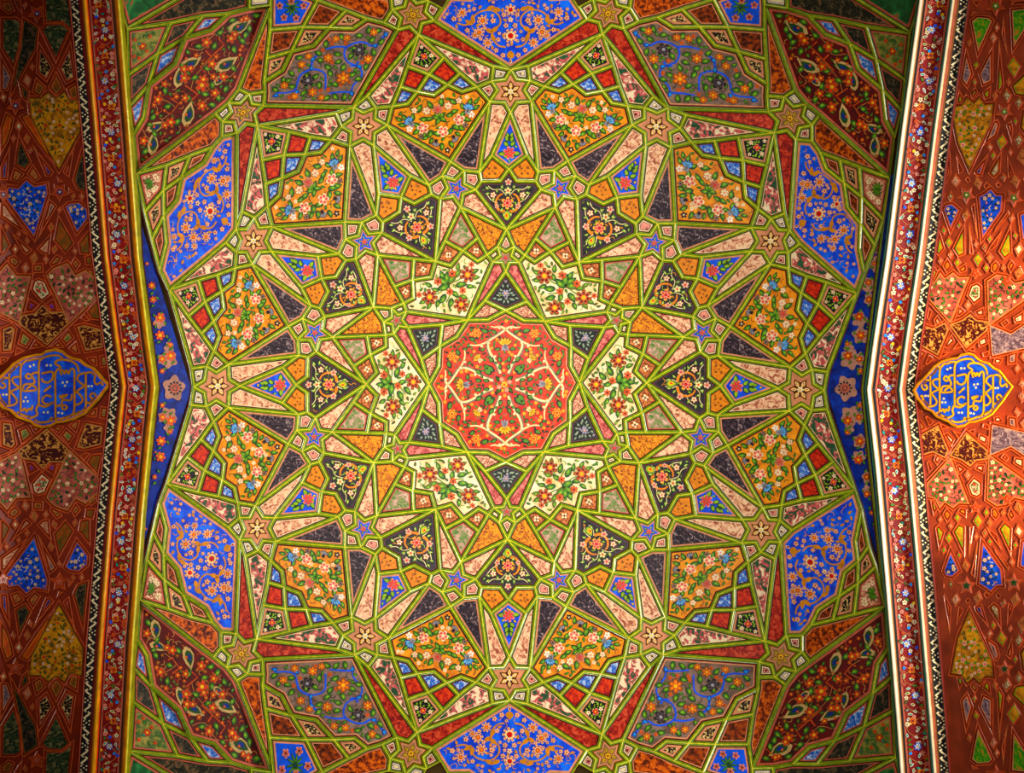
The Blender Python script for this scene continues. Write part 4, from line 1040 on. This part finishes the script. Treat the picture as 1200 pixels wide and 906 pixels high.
def flowers_at(pts, m, cen, r, leaf='leaf', edge=None):
    pts = [tuple(q) for q in pts]
    def fn(p):
        for i, (x, y) in enumerate(pts):
            p.flower(x, y, r * (1 if i % 3 == 0 else .75), 5, m, cen, edge, i, 4)
            for a in (.7, 2.9, 5.0): p.leaf(x + r * 1.5 * math.cos(a + i), y + r * 1.5 * math.sin(a + i), a + i, r * 1.35, r * .75, leaf, 'leafdark', 3)
    return fn
def auto_flowers(P, m, cen, r, leaf='leaf', edge=None, n=6, seed=2):
    rnd = random.Random(seed); P = np.array(P); lo_, hi = P.min(0), P.max(0); out = []
    for _ in range(400):
        q = (rnd.uniform(lo_[0], hi[0]), rnd.uniform(lo_[1], hi[1]))
        if inside(np.array([q]), P)[0] and all((q[0] - a) ** 2 + (q[1] - b) ** 2 > (2.3 * r) ** 2 for a, b in out): out.append(q)
        if len(out) >= n: break
    return flowers_at(out, m, cen, r, leaf, edge)
def star_poly(c, R, n=5, rot=0.3):
    return [(c[0] + (R if i % 2 == 0 else R * .52) * math.cos(rot + math.pi * i / n), c[1] + (R if i % 2 == 0 else R * .52) * math.sin(rot + math.pi * i / n)) for i in range(2 * n)]
def L6(y0, s): return [(float(a), y0 + 0.0 + float(b)) for a, b in ((p.split(',')) for p in s.split())]
def cell(x0, y0, s): return [(x0 + float(a) / 6, y0 + float(b) / 6) for a, b in (q.split(',') for q in s.split())]
LEFT = [(0, '0,115 120,115 165,150 150,340 100,500 0,340', 's_dgreen'), (0, '180,160 250,205 235,330 120,545 160,330', 's_brown'), (0, '272,205 330,155 440,150 505,205 395,455', 's_dgreen'), (0, '265,275 388,472 332,585 250,515', 's_black'), (0, '500,275 540,555 462,600 402,480', 's_black'),
        (0, '250,535 330,612 290,690 222,650', 's_small'), (0, '395,490 458,620 392,690 337,612', 's_small'), (0, '462,622 550,565 562,700 492,708', 's_small'), (0, '0,360 95,545 60,640 0,650', 's_gpurple'), (0, '120,560 215,640 200,740 150,690', 's_brown'), (0, '90,0 150,0 165,115 125,60', 's_brown'), (0, '330,0 470,0 490,180 440,140 335,140', 's_dgreen'), (0, '0,0 80,0 110,80 60,105 0,60', 's_small'),
        (0, '215,700 290,702 340,662 395,702 450,662 490,722 565,705 575,880 500,1010 415,1170 330,1020 230,820', 's_orange'), (0, '40,780 105,830 90,906 60,1000 0,1100 0,900', 's_needle'), (0, '130,820 200,780 250,850 330,1010 400,1180 330,1110 250,1000', 's_needle'),
        (150, '225,112 385,312 360,345 320,345', 's_navy'), (150, '535,85 490,355 438,312', 's_navy'), (150, '590,65 632,470 540,440 505,365', 's_brown'), (150, '130,25 228,240 180,308 97,260', 's_brown'), (150, '78,105 58,370 0,370 0,275', 's_navy'), (150, '97,270 178,322 130,388 66,368', 's_tan'), (150, '230,245 295,350 245,388 187,326', 's_tan'),
        (150, '66,425 130,435 185,378 240,420 318,405 325,460 237,745 48,490', 's_blue'), (150, '432,548 480,512 560,502 632,560 640,640 537,775', 's_blue'), (150, '345,492 408,547 262,795', 's_gpurple'), (150, '0,525 40,525 215,775 0,625', 's_pinkn'), (150, '410,600 528,810 460,895 372,790', 's_olive'), (150, '0,655 80,830 20,900 0,880', 's_olive'), (150, '640,690 640,900 560,890 545,810', 's_olive'),
        (150, '72,725 235,860 190,900 160,880', 's_pinkn'), (150, '368,725 350,895 295,890 255,850', 's_pinkn'), (150, '310,385 355,385 350,420 330,425', 's_wq'), (150, '395,335 455,380 410,385', 's_wq'), (150, '480,410 520,450 480,470', 's_wq'), (150, '10,390 40,400 30,430 0,430', 's_wq'),
        (300, '50,10 100,-10 155,40 110,92 65,60', 's_small'), (300, '345,50 395,-15 445,10 420,55 360,85', 's_small'), (300, '495,55 525,-5 575,55 530,120', 's_small'), (300, '590,100 640,80 685,110 690,180 630,150', 's_small'), (300, '225,55 305,45 310,120 225,125', 's_small'), (300, '590,0 660,-20 680,70 600,70', 's_olive'),
        (300, '337,143 385,95 470,62 530,150 600,112 700,200 690,270 490,462', 's_pink'), (300, '203,152 110,150 48,72 0,125 0,388 130,455', 's_pink'), (300, '212,240 230,170 270,150 325,172 368,270 290,330', 's_white'), (300, '200,292 285,340 225,398 172,392', 's_vio'), (300, '385,292 300,345 360,400 415,395', 's_vio'),
        (300, '165,425 250,412 300,358 345,402 440,402 478,470 330,615 140,470', 's_wine'), (300, '0,400 60,425 95,480 0,445', 's_vio'), (300, '0,500 85,470 125,510 95,680 0,690', 's_wine'), (300, '150,510 235,580 190,655 120,620', 's_green'), (300, '485,505 530,580 465,640 420,580', 's_green'), (300, '245,585 320,640 200,660', 's_tan'), (300, '345,640 415,590 460,645 400,655', 's_tan'), (300, '110,640 185,665 100,705', 's_tan'), (300, '540,590 570,690 520,690 475,650', 's_tan'),
        (300, '515,485 590,465 730,500 745,660 590,690', 's_wine'), (300, '690,280 725,460 640,450 605,390', 's_olive'), (300, '560,440 595,400 640,455 600,462', 's_vio'), (300, '595,715 680,700 690,780 650,770', 's_tan'), (300, '695,700 750,690 770,780 705,790', 's_green'), (300, '0,705 70,712 50,745 0,775', 's_tan')]
RIGHT = [(0, '812,140 870,100 960,108 998,145 868,425', 's_bgreen'), (0, '1095,55 1230,40 1230,200 1110,395', 's_bgreen'), (0, '1055,105 1085,395 1038,235', 's_pale'), (0, '790,312 848,520 800,635 747,560', 's_gpurple'), (0, '985,302 985,578 902,618 872,520', 's_gpurple'), (0, '1025,255 1063,600 1030,662 1002,640', 's_amber'), (0, '740,622 778,690 768,738 720,730', 's_amber'), (0, '855,602 880,650 836,708 817,660', 's_amber'),
         (0, '970,592 965,688 922,708 902,652', 's_amber'), (0, '1230,480 1230,690 1130,672 1102,602', 's_amber'), (0, '820,0 900,0 870,55', 's_bgreen'), (0, '840,75 890,85 820,120', 's_bgreen'), (0, '1130,0 1230,0 1230,30 1100,40', 's_gpurple'),
         (0, '700,762 770,752 800,702 850,742 885,702 920,748 972,742 960,850 880,1030 815,1165 745,1000', 's_orange'), (0, '1180,770 1230,740 1230,1000 1160,900', 's_orange'), (0, '980,850 1015,835 1035,880 1010,960 900,1040', 's_gpurple'), (0, '1070,880 1110,840 1125,900 1115,1030', 's_gpurple'),
         (150, '678,125 690,320 640,425 628,400', 's_pale'), (150, '715,170 778,302 738,332', 's_navy'), (150, '962,160 905,348 842,330 852,290', 's_navy'), (150, '1045,145 1036,320 986,362 942,320', 's_pale'), (150, '1075,172 1133,320 1086,358', 's_navy'), (150, '1200,310 1230,300 1230,400 1190,370', 's_navy'), (150, '910,410 935,372 965,400 930,435', 's_wq'), (150, '1015,370 1045,400 1015,430 995,400', 's_wq'), (150, '780,360 805,335 830,375 800,390', 's_wq'), (150, '630,445 655,465 630,500', 's_wq'),
         (150, '612,570 640,522 700,512 768,572 680,765', 's_blue'), (150, '892,490 925,472 965,442 1000,482 1038,482 1030,580 915,745', 's_blue'), (150, '1150,602 1230,560 1230,800 1172,802', 's_blue'), (150, '822,552 855,522 878,795', 's_pale'), (150, '1090,575 1100,610 980,755 1000,700', 's_bgreen'), (150, '600,695 648,850 600,905 572,880', 's_amber'), (150, '785,655 790,890 735,915 692,850', 's_amber'), (150, '1110,665 1120,880 1060,930 1015,870', 's_amber'), (150, '815,662 848,890 812,890', 's_pinkn'), (150, '1055,700 1010,830 920,905 960,830', 's_gpurple'),
         (300, '560,52 598,110 570,188 537,170', 's_amber'), (300, '660,5 698,70 655,128 622,70', 's_needle'), (300, '795,42 800,108 750,128 727,90', 's_needle'), (300, '530,205 580,192 610,135 640,172 700,130 740,162 800,158 770,230 680,455 530,290', 's_pink'), (300, '792,280 820,202 870,182 908,210 908,300 845,348', 's_white'), (300, '735,342 798,390 745,428 717,420', 's_wq'), (300, '920,352 925,428 870,428 842,390', 's_wq'),
         (300, '692,490 770,460 820,422 860,460 935,470 930,520 795,635', 's_wine'), (300, '950,182 1010,142 1070,152 1130,202 1230,180 1230,280 960,475', 's_pink'), (300, '965,60 1000,25 1035,70 1000,130 965,110', 's_needle'), (300, '1080,70 1110,20 1140,60 1105,140', 's_needle'), (300, '530,355 558,390 535,458 512,440', 's_white'), (300, '560,450 590,410 630,470 580,510', 's_wq'), (300, '490,500 560,522 640,482 658,520 590,685 477,620', 's_wine'), (300, '690,545 718,600 660,655 627,640', 's_white'), (300, '740,600 780,640 690,665', 's_wq'),
         (300, '870,590 935,555 950,620 880,650', 's_white'), (300, '970,502 1110,560 1200,500 1200,640 985,690', 's_gpurple'), (300, '1120,430 1200,380 1200,470 1130,480', 's_white'), (300, '1030,470 1075,440 1100,470 1060,510', 's_wq'), (300, '455,640 520,680 470,750 440,740', 's_tan'), (300, '530,690 570,720 520,770 500,760', 's_tan'), (300, '990,710 1060,720 1030,770 980,760', 's_white'), (300, '1080,690 1160,660 1150,760 1080,770', 's_gpurple'), (300, '445,790 490,790 470,850 430,850', 's_wq'), (300, '900,680 960,660 950,710 910,715', 's_tan'), (300, '800,655 850,630 860,680 820,670', 's_tan'), (300, '620,670 690,680 600,725', 's_tan')]
for side, cells, x0, yc, xfar, nm in ((-1, LEFT, 0, 453.5, -240, 'wall_left'), (1, RIGHT, 1000, 457.5, 1440, 'wall_right')):
    zf = z_side(side)
    wall = side_wall(nm, side, None, xfar, 'side vault of red-ribbed painted facets beyond the %s arch' % ('left' if side < 0 else 'right'))
    rb = MB()
    for sy in (1, -1):
        allc = []
        def mp(P): P = np.array(P, float); return P if sy > 0 else np.c_[P[:, 0], 2 * yc - P[:, 1]]
        for ci, (y0, s_, kd) in enumerate(cells):
            P = mp(cell(x0, y0, s_))
            P = clean(P)
            if sarea(P) < 0: P = P[::-1]
            Pg = inset(P, -5.2); allc.append(Pg)
            if Pg is None: continue
            fn = None
            if kd == 's_blue': fn = auto_flowers(P, 'cream', 'red', 3.0, 'navy', 'rose', 9, ci)
            elif kd == 's_pink': fn = auto_flowers(P, 'cream', 'orange', 3.4, 'leaf', 'rose', 7, ci)
            elif kd == 's_orange': fn = auto_flowers(P, 'pinkflower' if side > 0 else 'orangedeep', 'red', 3.2, 'brightgreen' if side > 0 else 'olive', 'cream' if side > 0 else 'amber_field', 9, ci)
            elif kd == 's_white': fn = auto_flowers(P, 'redorange', 'red', 2.0, 'leaf', None, 4, ci)
            elif kd == 's_navy': fn = auto_flowers(P, 'teal', 'rose', 1.6, 'navy', None, 3, ci)
            facet_panel(Pg, kd, fn, lambda Q: Q, zf, wall, RIBR, 3.4, rb)
        # small quads in the gaps between the larger facets
        gx, gy = np.meshgrid(np.arange(-10, 130, 2.0) if side < 0 else np.arange(1074, 1212, 2.0), np.arange(-12, 452, 2.0))
        G_ = np.c_[gx.ravel(), gy.ravel()]; ed = R_in if side > 0 else L_in; wfn = rw if side > 0 else lw
        dist = (G_[:, 0] - ed(G_[:, 1])) * side - wfn('p1')(G_[:, 1])
        cxp, cyp, hw, hh = (57.5, 455, 72, 49) if side < 0 else (1128.5, 457, 59, 46)
        e_ = np.hypot((G_[:, 0] - cxp) / hw, (G_[:, 1] - cyp) / hh); dist = np.where(e_ < 1.05, -1, np.minimum(dist, (e_ - 1.05) * hh))
        for Q_ in allc:
            Q_ = Q_ if sy > 0 else np.c_[Q_[:, 0], 2 * yc - Q_[:, 1]]
            for k_ in range(len(Q_)):
                a_, b_ = Q_[k_], Q_[(k_ + 1) % len(Q_)]; ab_ = b_ - a_; t_ = np.clip(((G_ - a_) @ ab_) / (ab_ @ ab_), 0, 1)
                dist = np.minimum(dist, np.linalg.norm(G_ - (a_ + t_[:, None] * ab_), axis=1))
            dist[inside(G_, Q_)] = -1
        for sx_, sy_, r_ in (((43.3, 16, 12), (18.3, 124, 12), (70, 225, 12), (4, 228, 11)) if side < 0 else ((1166.7, 7, 13), (1177, 131, 12), (1132.5, 228.5, 12), (1188, 232, 12), (1143, 320, 9), (1180, 330, 9))):
            dist = np.minimum(dist, np.hypot(G_[:, 0] - sx_, G_[:, 1] - sy_) - r_)
        rq = random.Random(4)
        for _ in range(70):
            k_ = int(np.argmax(dist)); d_ = dist[k_]
            if d_ < 3.6: break
            c_ = G_[k_]; a_ = math.pi / 2 + rq.uniform(-.2, .2); R_ = min(d_ * 1.25, 13)
            Qk = mp([c_ + R_ * f_ * np.array([math.cos(a_ + i_ * math.pi / 2), math.sin(a_ + i_ * math.pi / 2)]) for i_, f_ in enumerate((1.15, .72, 1.05, .72))])
            if sarea(Qk) < 0: Qk = Qk[::-1]
            facet_panel(Qk, rq.choice(['s_tan', 's_small', 's_gpurple', 's_wq', 's_pinkn'] if side < 0 else ['s_wq', 's_amber', 's_pale', 's_pinkn', 's_tan']), None, None, zf, wall, RIBR[:3], 2.0, rb)
            dist = np.minimum(dist, np.hypot(*(G_ - c_).T) - R_)
        stars = [((43.3, 16), 8, 's_star'), ((18.3, 124), 8, 's_star'), ((70, 225), 8.5, 's_star'), ((4, 228), 7, 's_star')] if side < 0 else [((1166.7, 7), 9, 's_star'), ((1177, 131), 8, 's_starg'), ((1132.5, 228.5), 8.5, 's_starg'), ((1188, 232), 8.5, 's_starg'), ((1143, 320), 5, 's_star'), ((1180, 330), 5, 's_star')]
        for c, R, kd in stars:
            P = mp(star_poly(c, R + 4)); 
            if sarea(P) < 0: P = P[::-1]
            cc_ = mp([c])[0]
            facet_panel(P, kd, (lambda p, c=cc_, R=R: (p.poly(star_poly(c, R * .62), 'navy' if side < 0 else 'leaf', 1), p.disc(c[0], c[1], 1.6, 'cream', 2))), lambda Q: Q, lambda x, y: zf(x, y) - .012, wall, RIBR[:3], 2.0, rb)
    rb.build('rib_network', wall, 'stuff')

# ------------------------------------------------------------------ calligraphy plaques
OUTL = [(80, 490), (130, 420), (180, 375), (262, 285), (290, 250), (370, 195), (470, 165), (530, 160), (560, 130), (640, 112), (700, 130), (740, 170), (780, 195), (850, 215), (905, 265), (960, 290), (1010, 350), (1040, 395), (1098, 455),
        (1045, 530), (1000, 600), (925, 690), (890, 735), (800, 785), (705, 815), (650, 820), (600, 855), (530, 868), (470, 845), (435, 812), (390, 795), (320, 765), (265, 705), (200, 680), (150, 610), (120, 580)]
STROKES = [[(262, 640), (262, 430), (262, 330), (290, 285), (340, 260), (372, 262)], [(265, 398), (225, 388), (185, 412), (175, 452), (198, 487), (226, 475), (222, 445), (200, 440)],
           [(345, 380), (300, 386), (285, 415), (310, 455), (350, 480)], [(350, 480), (270, 520)], [(272, 525), (300, 560), (325, 605), (305, 642), (250, 656), (205, 648), (188, 595), (180, 545), (145, 575)],
           [(355, 710), (355, 500), (355, 310), (375, 252), (430, 212), (520, 206)], [(440, 390), (418, 398), (396, 375), (415, 352), (440, 362), (462, 345), (495, 340)], [(440, 365), (465, 410), (460, 445), (385, 455), (370, 520)],
           [(380, 515), (480, 505), (450, 460), (400, 500)], [(505, 660), (505, 450), (505, 260), (530, 208), (600, 180), (670, 180), (702, 212)], [(525, 350), (600, 332), (622, 350), (612, 405), (575, 435), (535, 420), (528, 395)],
           [(545, 520), (605, 465)], [(608, 572), (570, 555), (535, 585), (540, 625), (580, 640), (622, 622)], [(515, 650), (560, 662), (625, 620)], [(640, 770), (640, 550), (640, 345), (682, 292), (640, 258), (652, 228), (700, 218), (770, 232), (818, 275), (832, 335)],
           [(690, 365), (680, 325), (700, 320), (715, 350), (728, 318), (750, 350), (762, 315), (795, 322), (796, 500), (795, 690), (770, 745), (700, 782), (620, 800), (598, 765)], [(885, 340), (835, 362), (820, 405), (850, 440), (880, 462)], [(880, 462), (802, 530)],
           [(800, 512), (850, 560), (862, 605), (830, 640), (800, 640)], [(890, 345), (890, 500), (890, 640), (885, 690), (825, 738), (760, 752)], [(890, 345), (930, 338), (965, 362), (960, 420), (978, 452), (1020, 430), (1028, 465)],
           [(945, 590), (925, 560), (945, 535), (972, 555), (975, 600), (940, 632), (895, 625)], [(670, 565), (740, 550), (690, 580), (680, 570)], [(775, 545), (765, 600), (700, 600), (690, 640), (650, 660)], [(720, 645), (735, 670), (712, 690), (692, 665), (720, 645)],
           [(365, 705), (390, 680), (402, 712), (422, 682), (442, 695), (452, 650)], [(330, 708), (342, 745), (400, 775), (460, 760), (492, 735), (482, 690), (502, 640)], [(460, 792), (520, 812), (590, 800), (612, 760)]]
DOTS = [(432, 282), (462, 268), (570, 272), (602, 272), (700, 435), (735, 430), (718, 465), (665, 720), (695, 726), (545, 716), (577, 716), (395, 575), (380, 612), (412, 612), (212, 548), (238, 548), (912, 470), (938, 468)]
def plaque(cx, cy, sx, sy, side, label):
    zf0 = z_side(side); tx = lambda P: np.array([(cx + (x - 588) / 8.55 * sx, cy + (y - 488) / 8.55 * sy) for x, y in P])
    P = tx(OUTL)
    if sarea(P) < 0: P = P[::-1]
    F = Facet(P, zf0); zf = lambda x, y: F(x, y) - 0.10
    mb = MB(); n = len(P)
    Q1 = np.array([cx, cy]) + (P - (cx, cy)) * .965; Q2 = np.array([cx, cy]) + (P - (cx, cy)) * .925
    mb.ring(P, P, lambda x, y: F(x, y) + .02, zf, 0, 0, 'rose')
    mb.ring(P, Q1, zf, zf, 0, .012, 'goldlight'); mb.ring(Q1, Q2, zf, zf, .012, 0, 'orange')
    root = mb.build('calligraphy_plaque'); root['label'] = label; root['category'] = 'plaque'; root['group'] = 'calligraphy plaques on the side vaults'
    mb = MB(); mb.poly(Q2, zf, 0, 'blue_deep'); mb.build('blue_field', root)
    p = Paint()
    for ch in STROKES:
        Pt = tx(ch); p.vine(Pt, 2.9, 'brown', 1); p.vine(Pt, 2.0, 'goldlight' if side > 0 else 'gold', 3)
    for d in DOTS:
        c = tx([d])[0]; p.disc(c[0], c[1], 1.4, 'ivory', 3, 8)
    mb = MB(); p.emit(mb, lambda Q: Q, zf, Q2, .004); o = mb.build('lettering', root, 'stuff')
plaque(57.5, 455, 1.22, 1.06, -1, 'blue scalloped plaque with gold calligraphy on the dim left side vault')
plaque(1128.5, 457, 1.0, 1.0, 1, 'bright blue scalloped plaque with gold calligraphy on the sunlit right side vault')
